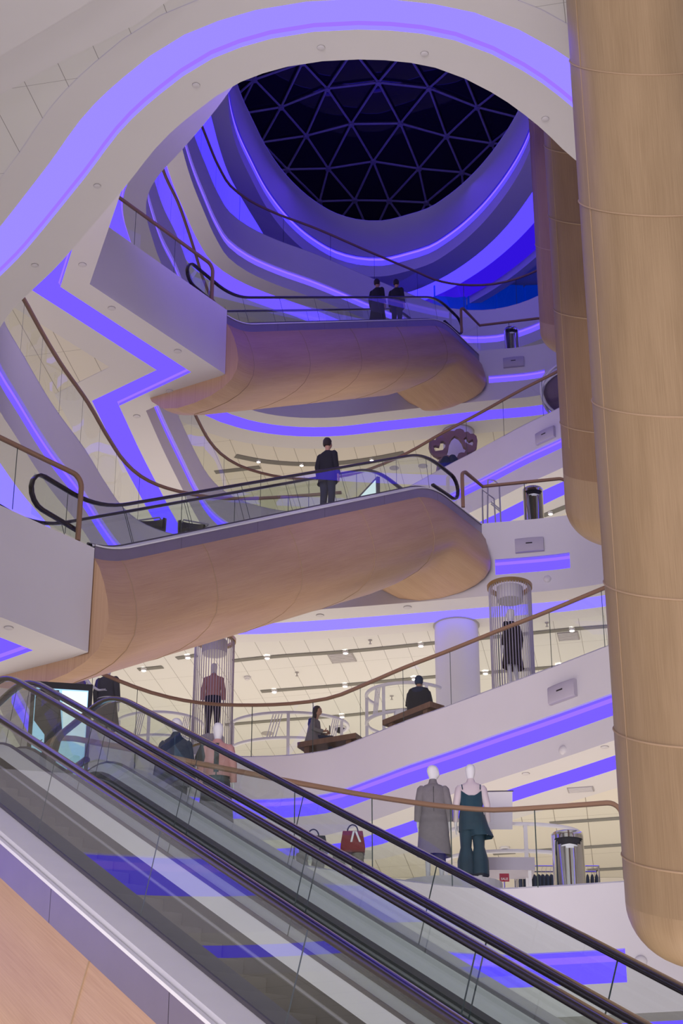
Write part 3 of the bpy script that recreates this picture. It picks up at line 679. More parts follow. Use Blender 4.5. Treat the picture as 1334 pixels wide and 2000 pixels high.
def pose(**kw):
    J = dict(pelvis=(0, 0, .97, .105, .085), spine=(0, 0, 1.14, .095, .075), chest=(0, .0, 1.33, .115, .085), neckb=(0, .01, 1.47, .055), neck=(0, 0, 1.535, .042), jaw=(0, -.022, 1.595, .058, .068), head=(0, -.008, 1.665, .086, .102), crown=(0, .006, 1.735, .080, .094), apex=(0, .008, 1.782, .036, .042), nose=(0, -.115, 1.65, .012))
    for s_, n in ((-1, 'L'), (1, 'R')):
        J.update({'sh' + n: (s_ * .165, .01, 1.42, .052), 'el' + n: (s_ * .225, .04, 1.14, .038), 'wr' + n: (s_ * .235, -.03, .90, .026), 'ha' + n: (s_ * .235, -.06, .83, .03, .018)})
        for q, (dx, l, r) in enumerate(((-.024, .075, .009), (-.008, .09, .009), (.008, .085, .009), (.024, .068, .008))):
            J['f%d%s' % (q, n)] = (s_ * (.235), -.065 + dx * .9, .81, .010); J['g%d%s' % (q, n)] = (s_ * .225, -.075 + dx, .81 - l, r * .8)
        J['t' + n] = (s_ * .215, -.10, .825, .010); J['u' + n] = (s_ * .205, -.12, .785, .008)
        J.update({'hi' + n: (s_ * .085, 0, .92, .085), 'kn' + n: (s_ * .095, -.015, .51, .055), 'an' + n: (s_ * .10, .02, .10, .036), 'he' + n: (s_ * .10, .03, .045, .035), 'to' + n: (s_ * .105, -.14, .03, .028)})
    J.update(kw); return J
BE = [('pelvis', 'spine'), ('spine', 'chest'), ('chest', 'neckb'), ('neckb', 'neck'), ('neck', 'jaw'), ('jaw', 'head'), ('head', 'crown'), ('crown', 'apex'), ('jaw', 'nose')]
for n in 'LR':
    BE += [('chest', 'sh' + n), ('sh' + n, 'el' + n), ('el' + n, 'wr' + n), ('wr' + n, 'ha' + n), ('ha' + n, 't' + n), ('t' + n, 'u' + n), ('pelvis', 'hi' + n), ('hi' + n, 'kn' + n), ('kn' + n, 'an' + n), ('an' + n, 'he' + n), ('he' + n, 'to' + n)]
    for q in range(4): BE += [('ha' + n, 'f%d%s' % (q, n)), ('f%d%s' % (q, n), 'g%d%s' % (q, n))]
class Fig:
    def __init__(s, name, label, cat, loc, rot=0.0, hgt=1.75, m='mann', group=None, turn=0.0, **kw):
        s.root = thing(name, label, cat, loc, group); s.X = Matrix.Translation(Vector(loc)) @ Matrix.Rotation(rot, 4, 'Z') @ Matrix.Scale(hgt / 1.77, 4)
        s.J = pose(**kw)
        if turn:
            for k in ('jaw', 'head', 'crown', 'apex', 'nose'):
                x, y, z = s.J[k][:3]; s.J[k] = (x * cos(turn) - y * sin(turn), x * sin(turn) + y * cos(turn), z) + tuple(s.J[k][3:])
        skinmesh('body', s.J, BE, m, s.root, s.X)
    def mesh(s, mb, name, m, smooth_=True):
        mb.v = [s.X @ v for v in mb.v]; return mb.build(name, m, s.root, smooth_)
    def shell(s, name, m, rings, wob=0.0, top=None, n=28):
        mb = MB(); mb.loft(rings, n, False)
        if wob:
            N = len(rings)
            for i, v in enumerate(mb.v):
                k = i // n; a = 2 * pi * (i % n) / n; f = wob * (k / (N - 1)); x, y = rings[k][0], rings[k][1]
                w = 1 + f * sin(a * 7 + k * .4); v.x = x + (v.x - x) * w; v.y = y + (v.y - y) * w
        if top:
            for i in range(n): mb.v[i].z = top(2 * pi * i / n, mb.v[i].z)
        return s.mesh(mb, name, m)
    def sleeves(s, m, r0=.068, r1=.05, name='sleeve', end=1.0):
        for n in 'LR':
            a, b, c = (Vector(s.J[k + n][:3]) for k in ('sh', 'el', 'wr')); c = b + (c - b) * end
            mb = MB(); pts = [a + Vector((0, 0, .015)), a + (b - a) * .12, a + (b - a) * .5, b, b + (c - b) * .5, c]; mb.tube(pts, [r0 * .6, r0, r0 * .95, r0 * .85, r1 * 1.05, r1], 14); s.mesh(mb, name, m)
    def legs(s, m, w0=.1, w1=.07, z1=.08, flare=1.0, name='trousers'):
        mb = MB()
        for n in 'LR':
            h, k, a = (Vector(s.J[q + n][:3]) for q in ('hi', 'kn', 'an'))
            mb.tube([h + Vector((0, 0, .06)), h, h + (k - h) * .5, k, k + (a - k) * .5, a + Vector((0, 0, -.02))], [w0 * .9, w0, w0 * .92, w0 * .78, w1 * flare, w1 * flare], 14)
        mb.loft([(0, 0, .84, .12, .1), (0, 0, .93, .165, .115), (0, 0, 1.03, .15, .1)], 20); return s.mesh(mb, name, m)
    def hair(s, m='hair', long_=0.0):
        J = s.J; mb = MB(); hx, hy, hz = J['head'][:3]; fx, fy = J['nose'][0] - hx, J['nose'][1] - hy; l = hypot(fx, fy) or 1; bx, by = -fx / l * .02, -fy / l * .02
        rg = [(hx + bx, hy + by, hz + .135, .02, .02), (hx + bx, hy + by, hz + .115, .06, .068), (hx + bx, hy + by, hz + .06, .09, .102), (hx + bx * 1.6, hy + by * 1.6, hz - .02, .088, .096), (hx + bx * 2.4, hy + by * 2.4, hz - .07, .07, .07)]
        if long_: rg += [(hx + bx * 3.4, hy + by * 3.4, hz - .16, .095, .06), (hx + bx * 3.6, hy + by * 3.6, hz - .16 - long_ * .6, .10, .05), (hx + bx * 3.2, hy + by * 3.2, hz - .16 - long_, .06, .03)]
        mb.loft(rg, 16); s.mesh(mb, 'hair', m)
    def shoes(s, m='black'):
        for n in 'LR':
            h, t = Vector(s.J['he' + n][:3]), Vector(s.J['to' + n][:3]); mb = MB(); mb.tube([h + (h - t) * .18, h, h + (t - h) * .5, t, t + (t - h) * .15], [.025, .045, .046, .04, .02], 10); s.mesh(mb, 'shoe', m)
def coat(f, m, hem, w=.25, name='coat', wob=.02, zt=1.475):
    f.shell(name, m, [(0, .005, zt, .075, .07), (0, .005, zt - .03, .15, .085), (0, .005, zt - .065, .205, .105), (0, 0, 1.3, .205, .135), (0, 0, 1.12, .185, .128), (0, 0, .95, .205, .14), (0, 0, .75, .225, .15), (0, 0, hem, w, w * .68)], wob)
FZ = LV[2]
# plinth for the right pair of mannequins
def plinth(label, pts, z, h=.07):
    t = thing('plinth', label, 'plinth', (pts[0][0], pts[0][1], z)); m = MB(); p = [Vector(q) for q in pts]; strip(m, p, p, z, z + h); m.face([at(q, z + h) for q in p]); m.build('slab', 'white', t)
def oval(cx, cy, rx, ry, n=32): return [(cx + rx * cos(2 * pi * k / n), cy + ry * sin(2 * pi * k / n)) for k in range(n)]
plinth('low pale oval plinth under the grey coat and teal dress mannequins', oval(1.6, 27.95, .76, .46), FZ, .27)
plinth('low pale oval plinth under the navy cape and pink sweater mannequins', oval(-2.0, 25.95, .75, .42), FZ, .27)
a = Fig('mannequin', 'white mannequin in a long grey wool coat seen from behind, head turned aside', 'mannequin', (1.36, 27.75, FZ + .27), pi, 1.74, turn=-1.25)
coat(a, 'coatgrey', .36, .26)
a.sleeves('coatgrey', .072, .058)
a.shell('collar', 'coatgrey', [(0, .01, 1.545, .055, .055), (0, .01, 1.50, .066, .064), (0, .01, 1.46, .09, .08)], n=18)
m = MB(); m.loft([(-.07, 0, .50, .09, .1), (-.075, 0, .28, .095, .1)], 16); a.mesh(m, 'skirt_edge', 'charcoal')
m = MB(); m.tube([Vector((0, .132, z)) for z in (1.4, 1.2, 1.0, .8)], .005, 5); a.mesh(m, 'back_seam', 'charcoal')
b = Fig('mannequin', 'white mannequin in a dark teal strap dress over a pale blouse, seen from behind', 'mannequin', (1.93, 27.85, FZ + .27), pi, 1.79)
b.shell('blouse', 'blouse', [(0, .005, 1.545, .05, .05), (0, .005, 1.49, .07, .066), (0, .005, 1.455, .15, .08), (0, .005, 1.41, .19, .10), (0, 0, 1.3, .175, .12), (0, 0, 1.12, .15, .11), (0, 0, 1.0, .16, .115)], .01)
b.sleeves('blouse', .062, .04)
b.shell('dress', 'teal', [(0, .002, 1.37, .182, .124), (0, 0, 1.26, .182, .128), (0, 0, 1.1, .165, .122), (0, 0, .98, .185, .132), (0, 0, .85, .19, .138), (.0, 0, .74, .195, .14)], .02, lambda q, z: z - .12 * max(0, sin(q)) ** 3 - .06 * max(0, -sin(q)) ** 3)
m = MB()
for s_ in (-1, 1): m.tube([Vector((s_ * .13, .10, 1.36)), Vector((s_ * .135, .06, 1.44)), Vector((s_ * .13, -.02, 1.46)), Vector((s_ * .12, -.10, 1.38))], .008, 6)
b.mesh(m, 'straps', 'teal')
b.legs('teal', .105, .085, flare=1.55)
b.shell('drape', 'teal', [(-.03, 0, 1.0, .165, .13), (-.07, 0, .82, .17, .15), (-.14, 0, .66, .17, .15)], .06, lambda q, z: z - .05 * sin(q))
a = Fig('mannequin', 'white mannequin wrapped in a dark navy cape, nearer the escalator head', 'mannequin', (-2.32, 25.85, FZ + .27), pi, 1.78, turn=-.5)
a.shell('cape', 'navy', [(0, .0, 1.565, .055, .06), (0, .0, 1.50, .085, .085), (0, 0, 1.44, .17, .115), (0, 0, 1.3, .235, .15), (0, 0, 1.1, .275, .17), (0, 0, .9, .30, .185), (0, 0, .82, .31, .19)], .03)
a.legs('charcoal', .1, .08, flare=1.2)
a.sleeves('navy', .06, .045)
b = Fig('mannequin', 'white mannequin in a pink and black sweater with a dark long skirt', 'mannequin', (-1.74, 25.95, FZ + .27), pi, 1.75)
b.shell('sweater', 'pink', [(0, .005, 1.52, .06, .06), (0, .005, 1.465, .10, .08), (0, .005, 1.43, .19, .105), (0, 0, 1.3, .21, .135), (0, 0, 1.12, .205, .135), (0, 0, .96, .2, .135)], .01)
b.sleeves('pink', .07, .05)
m = MB(); m.grid([[Vector((x, .145 - abs(x) * .35 + (.0 if z < 1.35 else -.03), z)) for x in (-.055, -.02, .02, .055)] for z in (1.44, 1.3, 1.15, 1.0)]); b.mesh(m, 'black_panel', 'charcoal')
for s_ in (1,): m = MB(); m.tube([Vector((.2, .02, 1.42)), Vector((.235, .05, 1.25)), Vector((.25, .05, 1.13))], [.05, .078, .07], 12); b.mesh(m, 'dark_shoulder', 'charcoal')
b.shell('skirt', 'charcoal', [(0, 0, 1.0, .15, .12), (0, 0, .9, .19, .14), (0, 0, .6, .23, .16), (0, 0, .25, .26, .18)], .05)
# mannequins in and near the rod cylinders on the gallery above
F3 = LV[3]
def rod_cylinder(label, cx, cy, z, h, R, base, stage):
    t = thing('rod_cylinder', label, 'display cylinder', (cx, cy, z))
    if base:
        m = MB(); m.lathe((cx, cy, z), [(R + .03, 0), (R + .03, base - .05), (.001, base - .05)], 40); m.build('base', 'white', t, True)
    m = MB(); m.lathe((cx, cy, z), [(R * .6, base - .05), (R * .6, stage - .01), (.001, stage - .01)], 32); m.build('stage', 'white', t, True)
    m = MB(); m.lathe((cx, cy, z + base), [(R + .02, -.05), (R + .035, 0), (R - .05, .01), (R - .05, -.05)], 40); m.build('lower_ring', 'brass', t, True)
    m = MB(); m.lathe((cx, cy, z + h), [(R - .06, -.02), (R + .03, -.02), (R + .035, .05), (R - .06, .05), (R - .06, -.02)], 40); m.build('upper_ring', 'brass', t, True)
    m = MB(); m.lathe((cx, cy, z + h), [(.001, -.30), (R * .62, -.30), (R * .62, .0)], 30); m.build('lamp_drum', 'disc', t, True)
    r = MB(); r.tube([Vector((cx + R, cy, z + base)), Vector((cx + R, cy, z + h))], .0085, 6, False); o = r.build('rod', 'rods', t, True)
    n = 46
    for k in range(1, n):
        q = 2 * pi * k / n; c = o.copy(); C.objects.link(c); c.parent = t; c.location = (R * cos(q) - R, R * sin(q), 0)
rod_cylinder('rod cylinder holding the mannequin in a pink sweater, brass rings, behind the balustrade', -2.82, 40.1, F3, 2.95, .44, .42, .70)
rod_cylinder('rod cylinder holding the mannequin in a black coat, beside the white round column', 3.52, 37.2, F3, 2.95, .44, .12, .72)
a = Fig('mannequin', 'mannequin in a pink sweater and dark jeans inside the rod cylinder', 'mannequin', (-2.82, 40.12, F3 + .70), pi, 1.72)
a.shell('sweater', 'pink', [(0, .005, 1.52, .055, .055), (0, .005, 1.465, .10, .08), (0, .005, 1.43, .19, .10), (0, 0, 1.3, .19, .12), (0, 0, 1.1, .165, .115), (0, 0, .97, .18, .12)], .01); a.sleeves('pink', .062, .045); a.legs('jeans', .095, .06)
m = MB(); m.tube([Vector((0, .06, 1.53)), Vector((0, .085, 1.44))], .012, 6); a.mesh(m, 'neck_zip', 'black')
a = Fig('mannequin', 'mannequin in a long black coat inside the rod cylinder near the white round column', 'mannequin', (3.52, 37.22, F3 + .72), pi + .7, 1.75)
coat(a, 'coatblack', .45, .27); a.sleeves('coatblack', .07, .055)
a = Fig('mannequin', 'tall mannequin in a charcoal coat behind the start of the middle balustrade', 'mannequin', (-4.98, 38.75, F3), pi - .3, 1.9)
coat(a, 'charcoal', .35, .29); a.sleeves('charcoal', .075, .055); a.shell('belt', 'mann', [(0, 0, 1.0, .2, .14), (0, 0, .98, .2, .14)])
a = Fig('mannequin', 'mannequin in a plum top with one bare arm held out, left of the charcoal coat', 'mannequin', (-5.62, 38.7, F3), pi - .6, 1.9, elL=(-.33, -.02, 1.2, .038), wrL=(-.46, -.12, 1.1, .026), haL=(-.52, -.15, 1.1, .03, .018), **{('f%dL' % q): (-.54, -.15 + (q - 1.5) * .02, 1.10, .01) for q in range(4)}, **{('g%dL' % q): (-.61, -.16 + (q - 1.5) * .03, 1.09, .008) for q in range(4)}, tL=(-.53, -.19, 1.12, .01), uL=(-.56, -.22, 1.14, .008))
a.shell('top', 'plum', [(0, .005, 1.5, .07, .06), (0, .005, 1.45, .16, .09), (0, 0, 1.3, .2, .13), (0, 0, 1.1, .2, .14), (0, 0, .8, .24, .17), (0, 0, .4, .3, .2)], .05)
# people
def bench(label, p0, p1, z, h=.5, w=.42):
    p0 = Vector(p0); p1 = Vector(p1); c = (p0 + p1) / 2; d = (p1 - p0); L = d.length; d.normalize(); n = Vector((-d.y, d.x)); ax = (Vector((d.x, d.y, 0)), Vector((n.x, n.y, 0)), Vector((0, 0, 1)))
    t = thing('bench', label, 'bench', (c.x, c.y, z)); m = MB(); m.box((c.x, c.y, z + h - .06), L, w, .12, ax); m.build('seat', 'plank', t)
    for s_ in (-1, 1):
        q = c + d * s_ * (L / 2 - .2); m = MB(); m.box((q.x, q.y, z + (h - .12) / 2), .12, w * .8, h - .12, ax); m.build('leg', 'plank', t)
bench('dark wooden bench under the woman in grey', (-.85, 39.8), (.4, 39.2), F3, .40, .45)
bench('dark wooden bench under the man in the black jacket', (1.0, 38.3), (1.95, 37.2), F3, .38, .4)
def seated(zs, k=.45):
    J = {}
    dz = zs - .97 + .08
    for q in ('pelvis', 'spine', 'chest', 'neckb', 'neck', 'jaw', 'head', 'crown', 'apex', 'nose'):
        v = pose()[q]; J[q] = (v[0], v[1] - max(0, v[2] - 1.0) * .16, v[2] + dz) + tuple(v[3:])
    for s_, n in ((-1, 'L'), (1, 'R')):
        J['sh' + n] = (s_ * .165, -.06, 1.42 + dz, .052); J['el' + n] = (s_ * .23, -.08, 1.16 + dz, .038); J['wr' + n] = (s_ * .12, -.27, 1.12 + dz, .026); J['ha' + n] = (s_ * .09, -.33, 1.14 + dz, .028, .018)
        for q in range(4): J['f%d%s' % (q, n)] = (s_ * .075, -.35 - .012 * q, 1.15 + dz - .012 * q, .009); J['g%d%s' % (q, n)] = (s_ * .04, -.37 - .012 * q, 1.17 + dz - .014 * q, .007)
        J['t' + n] = (s_ * .08, -.33, 1.18 + dz, .01); J['u' + n] = (s_ * .06, -.34, 1.22 + dz, .008)
        J['hi' + n] = (s_ * .09, -.03, zs + .08, .085); J['kn' + n] = (s_ * .11, -.46, zs + .06, .056); J['an' + n] = (s_ * .11, -.45, .1, .036); J['he' + n] = (s_ * .11, -.43, .045, .035); J['to' + n] = (s_ * .115, -.6, .03, .028)
    return J
a = Fig('person', 'seated woman with long dark hair and a grey cardigan looking at her phone', 'person', (-.62, 39.8, F3), radians(75), 1.68, 'skin', **seated(.46))
a.shell('cardigan', 'coatgrey', [(0, -.06, 1.03, .07, .06), (0, -.06, .99, .18, .10), (0, -.04, .85, .2, .14), (0, -.02, .65, .22, .16), (0, -.05, .44, .29, .25)], .03); a.sleeves('coatgrey', .065, .05); a.hair('hair', .38); a.legs('jeans', .09, .06)
m = MB(); m.box((0, -.40, .78), .075, .012, .15); a.mesh(m, 'phone', 'black', False)
a = Fig('person', 'man in a black jacket and cap seated with his back to the balustrade', 'person', (1.60, 38.05, F3), pi - .25, 1.78, 'skin', **seated(.44))
a.shell('jacket', 'coatblack', [(0, -.05, 1.07, .075, .07), (0, -.05, 1.03, .2, .12), (0, -.05, .92, .25, .16), (0, -.03, .72, .25, .17), (0, 0, .52, .24, .18), (0, 0, .44, .26, .2)], .015); a.sleeves('coatblack', .08, .06); a.hair('navy'); a.legs('jeans', .1, .07)
def bag_white():
    t = thing('carrier_bag', 'crumpled white plastic bag left of the man in the black jacket', 'bag', (1.28, 38.2, F3 + .38)); m = MB(); m.loft([(1.28, 38.2, F3 + .38, .17, .13), (1.28, 38.2, F3 + .48, .2, .15), (1.26, 38.2, F3 + .58, .15, .11), (1.29, 38.2, F3 + .64, .05, .04)], 14)
    for v in m.v: v.x += random.uniform(-.015, .015); v.y += random.uniform(-.015, .015)
    m.build('sack', 'paper', t, True)
bag_white()
def on_escalator(e, q, v, label, rot, dress, head='hair'):
    p = e.p(q, v, e.z(q) - .2); f = Fig('person', label, 'person', tuple(p), rot, 1.78, 'skin')
    coat(f, 'coatblack', .12 if dress else .72, .3 if dress else .24, 'coat'); f.sleeves('coatblack', .072, .055)
    if not dress: f.legs('jeans', .1, .07)
    f.hair(); f.shoes(); return f
on_escalator(e1, 9.0, -.75, 'person in a long black coat on the upper escalator, lower of the two', -h1 + pi * .98, True)
on_escalator(e1, 10.2, -.75, 'person in a dark jacket on the upper escalator, higher of the two', -h1 + pi, False)
on_escalator(e2, 8.35, -.75, 'dark clothed person riding the lower wooden escalator', -h2 + pi, False)
# ------------------------------------------------------------------ shop furniture and fittings
def bin_(label, cx, cy, z, h=.98, R=.235, face=-pi / 2):
    t = thing('waste_bin', label, 'bin', (cx, cy, z)); n = 48
    zs = [.0, .05, .3, .5, h - .27, h - .24, h - .20, h - .15, h - .12, h - .10, h - .05, h]
    m = MB(); rows = [[Vector((cx + R * cos(2 * pi * k / n), cy + R * sin(2 * pi * k / n), z + q)) for k in range(n)] for q in zs]
    for i in range(len(zs) - 1):
        for k in range(n):
            a = 2 * pi * (k + .5) / n - face; a = (a + pi) % (2 * pi) - pi; zc = (zs[i] + zs[i + 1]) / 2; lim = 1.05 * sqrt(max(0, (zc - (h - .27)) / .17)) if zc < h - .10 else 0
            if abs(a) < lim: continue
            k2 = (k + 1) % n; m.face([rows[i][k], rows[i][k2], rows[i + 1][k2], rows[i + 1][k]])
    m.lathe((cx, cy, z + h), [(R, 0), (R * .96, .012), (.001, .015)], n); m.build('drum', 'chrome', t, True)
    m = MB(); m.lathe((cx, cy, z), [(R - .02, h - .35), (R - .02, h - .02), (.001, h - .02)], n); m.build('inner_drum', 'black', t, True)
    m = MB(); rr = R - .012; rows = []
    for q in (h - .3, h - .24, h - .20):
        rows.append([Vector((cx + rr * cos(face + w), cy + rr * sin(face + w), z + q - (.0 if q < h - .25 else abs(w) * .03))) for w in [(-1 + 2 * k / 14) * .95 for k in range(15)]])
    m.grid(rows); m.build('liner', 'paper', t, True)
bin_('polished steel litter bin beside the mannequins, white liner showing', 3.32, 27.75, LV[2], .95)
bin_('polished steel litter bin at the head of the lower wooden escalator', 4.52, 40.98, LV[4])
bin_('polished steel litter bin at the head of the upper wooden escalator', 5.50, 53.9, LV[6])
def onpath(k, pt):
    pt = Vector(pt); best = None; p = E[k]
    for i in range(len(p)):
        a = p[i]; b = p[(i + 1) % len(p)]; d = b - a
        if d.length < 1e-9: continue
        t = max(0, min(1, (pt - a).dot(d) / d.dot(d))); q = a + d * t
        if best is None or (q - pt).length < best[0]: best = ((q - pt).length, q, d.normalized())
    return best[1], best[2]
for k, px, z, lab in ((3, (1103, 1353), 13.1, 'grey wall speaker above the light slot of the lowest slanting fascia'), (4, (1033, 1061), 19.22, 'grey wall speaker above the short light bar by the lower wooden escalator'), (5, (1060, 848), 25.42, 'grey wall speaker on the slanting fascia near the cloud shaped frame'), (6, (1003, 707), 31.74, 'grey wall speaker above the short light bar by the upper wooden escalator')):
    w = P(*px, z); q, d = onpath(k, w.xy); n = Vector((d.y, -d.x)); t = thing('wall_speaker', lab, 'speaker', (q.x, q.y, z - .18)); m = MB()
    W, H_ = .33, .17; rows = []
    for u in (-1, -.6, 0, .6, 1):
        b = .10 + .03 * (1 - u * u); rows.append([Vector((q.x + d.x * u * W + n.x * o_, q.y + d.y * u * W + n.y * o_, z + h_)) for o_, h_ in ((.002, -H_), (b * .8, -H_), (b, -H_ + .03), (b, H_ - .03), (b * .8, H_), (.002, H_))])
    m.grid(rows); m.cap(rows[0]); m.cap(rows[-1][::-1]); m.build('cabinet', 'speaker', t, True)
    m = MB(); m.box((q.x + n.x * .135, q.y + n.y * .135, z + .02), .15, .006, .025, (Vector((d.x, d.y, 0)), Vector((n.x, n.y, 0)), Vector((0, 0, 1)))); m.build('nameplate', 'black', t)
def fitting(name, cat, label, c, prof, mname, group=None, extra=None):
    t = thing(name, label, cat, tuple(c), group); m = MB(); m.lathe(c, prof, 24); m.build('body', mname, t, True)
    if extra: m = MB(); m.lathe(c, extra[0], 24); m.build(extra[1], extra[2], t, True)
    return t
ordn = ['first', 'second', 'third', 'fourth', 'fifth', 'sixth', 'seventh', 'eighth', 'ninth']
def downs(pts, z, r, where):
    for i, q in enumerate(sorted(pts)):
        c = P(*q, z - .004); fitting('ceiling_sensor', 'ceiling fitting', 'round flush white sensor in the %s, %s from the left' % (where, ordn[i]), c, [(r, .004), (r, -.012), (r * .84, -.016), (.001, -.016)], 'disc', None, ([(r * 1.06, .003), (r * 1.06, -.006), (r * .99, -.008)], 'rim', 'ring'))
downs([(627, 93), (829, 105), (383, 166), (1065, 232), (190, 363), (68, 518)], 18.05, .055, 'rim of the large bare ring')
downs([(161, 517), (218, 602), (347, 686), (331, 764), (267, 813)], 24.25, .085, 'soffit around the upper white landing')
downs([(17, 1226)], 11.85, .07, 'soffit of the lower white landing')
downs([(625, 1202), (796, 1186)], 18.05, .09, 'soffit over the seated couple')
downs([(1181, 1459), (1027, 1511)], 11.85, .07, 'soffit over the dressed mannequins')
for k, px, z, lab in ((2, (1270, 1917), 6.35, 'small white dome on the lowest fascia beside the foot of the nearest column'), (3, (1068, 1455), 12.0, 'small white dome below the light slot of the lowest slanting fascia'), (4, (1068, 1128), 18.35, 'small white dome below the short light bar by the lower wooden escalator'), (6, (874, 761), 30.9, 'small white dome under the upper wooden escalator head')):
    w = P(*px, z); q, d = onpath(k, w.xy); n = Vector((d.y, -d.x)); t = thing('wall_sensor', lab, 'sensor', (q.x, q.y, z)); m = MB()
    rows = [[Vector((q.x, q.y, z)) + Vector((n.x, n.y, 0)) * (.055 * sin(a)) + (Vector((d.x, d.y, 0)) * cos(2 * pi * j / 16) + Vector((0, 0, 1)) * sin(2 * pi * j / 16)) * (.09 * cos(a) + .001) for j in range(16)] for a in [i * pi / 12 for i in range(7)]]
    m.grid(rows, closed=True); m.build('dome', 'disc', t, True)
def track(label, pts, z, spots, where, w=.17):
    pts = smooth(pts); t = thing('ceiling_light_track', label, 'light track', at(pts[0], z)); m = MB(); a = offset(pts, w / 2, False); b = offset(pts, -w / 2, False)
    strip(m, a, b, z - .02, z - .02, False); strip(m, a, a, z - .02, z - .006, False); strip(m, b, b, z - .02, z - .006, False); m.build('slot', 'track', t)
    for i, q in enumerate(sorted(spots)):
        s_ = thing('spotlight', 'small bright round spotlight in the %s, %s from the left' % (where, ordn[i]), 'spotlight', (q[0], q[1], z - .05))
        m = MB(); m.lathe((q[0], q[1], z - .021), [(.075, 0), (.075, -.05), (.06, -.055)], 16); hs = m.build('housing', 'disc', s_, True)
        m = MB(); m.lathe((q[0], q[1], z - .06), [(.058, 0), (.04, -.012), (.001, -.016)], 14); m.build('lamp', 'spot', hs, True)
z4 = 18.054
def pp(px, z): w = P(*px, z); return (w.x, w.y)
track('front light slot in the panelled ceiling over the seated couple', [pp(q, z4) for q in ((455, 1290), (522, 1283), (675, 1272), (850, 1255), (1000, 1240), (1117, 1228), (1195, 1222))], z4, [pp(q, z4) for q in ((522, 1281), (675, 1271), (822, 1257), (1117, 1227))], 'front slot over the seated couple')
track('second light slot in the panelled ceiling over the seated couple', [pp(q, z4) for q in ((510, 1350), (675, 1337), (850, 1321), (1000, 1309), (1150, 1297))], z4, [pp(q, z4) for q in ((536, 1347), (674, 1336), (809, 1322), (948, 1311), (1092, 1297))], 'second slot over the seated couple')
track('third light slot in the panelled ceiling over the seated couple', [pp(q, z4) for q in ((440, 1415), (560, 1405), (660, 1398), (760, 1388), (850, 1379))], z4, [pp((668, 1396), z4)], 'third slot over the seated couple')
track('short light slot at the left end of the ceiling over the seated couple', [pp(q, z4) for q in ((270, 1307), (318, 1302))], z4, [pp((281, 1305), z4)], 'short slot left of the cylinder')
track('light slot close to the underside of the lower wooden escalator', [pp(q, z4) for q in ((345, 1285), (385, 1279))], z4, [pp((367, 1280), z4)], 'slot by the wooden escalator')
z6 = 30.454
track('curved light slot in the ceiling behind the lower escalator handrails', [pp(q, z6) for q in ((460, 890), (505, 899), (589, 906), (650, 905), (726, 896), (790, 884))], z6, [pp(q, z6) for q in ((505, 899), (589, 906), (726, 896))], 'curved slot behind the lower escalator', .26)
track('short light slot behind the left part of the middle balustrade', [pp(q, z6) for q in ((420, 922), (508, 912))], z6, [], '', .22)
track('light slot behind the litter bin of the lower wooden escalator', [pp(q, 24.254) for q in ((1060, 1007), (1115, 985))], 24.254, [pp((1075, 1000), 24.254)], 'slot behind the litter bin', .2)
z3 = 11.854
for i, q in enumerate((((1074, 1607), (1213, 1597)), ((1043, 1661), (1218, 1649)), ((963, 1667), (1006, 1664)), ((1146, 1699), (1222, 1695)))):
    track(['long front light slot in the ceiling over the dressed mannequins', 'second light slot in the ceiling over the dressed mannequins', 'short light slot left of the clothes rack', 'light slot low behind the steel bin by the mannequins'][i], [pp(w, z3) for w in q], z3, [], '', .16)
def small(name, cat, lab, px, z, prof, mn, extra=None): fitting(name, cat, lab, P(*px, z), prof, mn, None, extra)
small('smoke_detector', 'smoke detector', 'white smoke detector in the ceiling right of the pink sweater cylinder', (483, 1322), z4, [(.09, 0), (.09, -.04), (.06, -.06), (.06, -.08), (.001, -.09)], 'disc')
for px, lab in (((580, 1313), 'ceiling sprinkler left of the light slot centre, over the long haired woman'), ((723, 1250), 'ceiling sprinkler high over the man in the black jacket'), ((1068, 1216), 'ceiling sprinkler right of the black coat cylinder'), ((765, 1359), 'ceiling sprinkler just above the man in the black jacket')):
    small('ceiling_sprinkler', 'sprinkler', lab, px, z4, [(.05, 0), (.045, -.015), (.012, -.02), (.012, -.09), (.035, -.095), (.035, -.105), (.001, -.11)], 'ring')
small('ceiling_camera', 'security camera', 'dark dome camera in the ceiling right of the woman with long hair', (664, 1420), z4, [(.17, 0), (.17, -.04), (.14, -.05)], 'disc', ([(.13, -.05), (.12, -.11), (.07, -.16), (.001, -.18)], 'dome', 'black'))
small('ceiling_camera', 'security camera', 'white dome camera under the ceiling between the teal dress and the clothes rack', (986, 1655), z3, [(.11, 0), (.11, -.03), (.09, -.05)], 'disc', ([(.06, -.05), (.05, -.09), (.001, -.11)], 'dome', 'black'))
for px, lab, z, w, l in (((668, 1284), 'grey square air grille in the ceiling over the seated woman', z4, .62, .6), ((1110, 1242), 'grey square air grille right of the black coat cylinder', z4, .5, .5), ((1134, 1541), 'grey air grille in the ceiling above the clothes rack', z3, .5, .3)):
    c = P(*px, z); t = thing('ceiling_vent', lab, 'air vent', tuple(c)); m = MB(); ax = (Vector((.978, -.21, 0)), Vector((.21, .978, 0)), Vector((0, 0, 1))); m.box(c + Vector((0, 0, -.012)), w, l, .02, ax); m.build('plate', 'ring', t)
    for i in range(6): m = MB(); m.box(c + Vector((0, 0, -.024)) + ax[1] * (l * (-.4 + .16 * i)), w * .9, .03, .012, ax); m.build('slat', 'disc', t)
for px, lab, z in (((770, 914), 'round grey speaker disc in the ceiling behind the lower escalator head, left one', z6), ((826, 910), 'round grey speaker disc in the ceiling behind the lower escalator head, right one', z6), ((522, 1432), 'round grey speaker disc in the ceiling by the white curved frame', z4)):
    small('ceiling_speaker', 'ceiling speaker', lab, px, z, [(.16, 0), (.16, -.012), (.14, -.02), (.001, -.022)], 'ring')
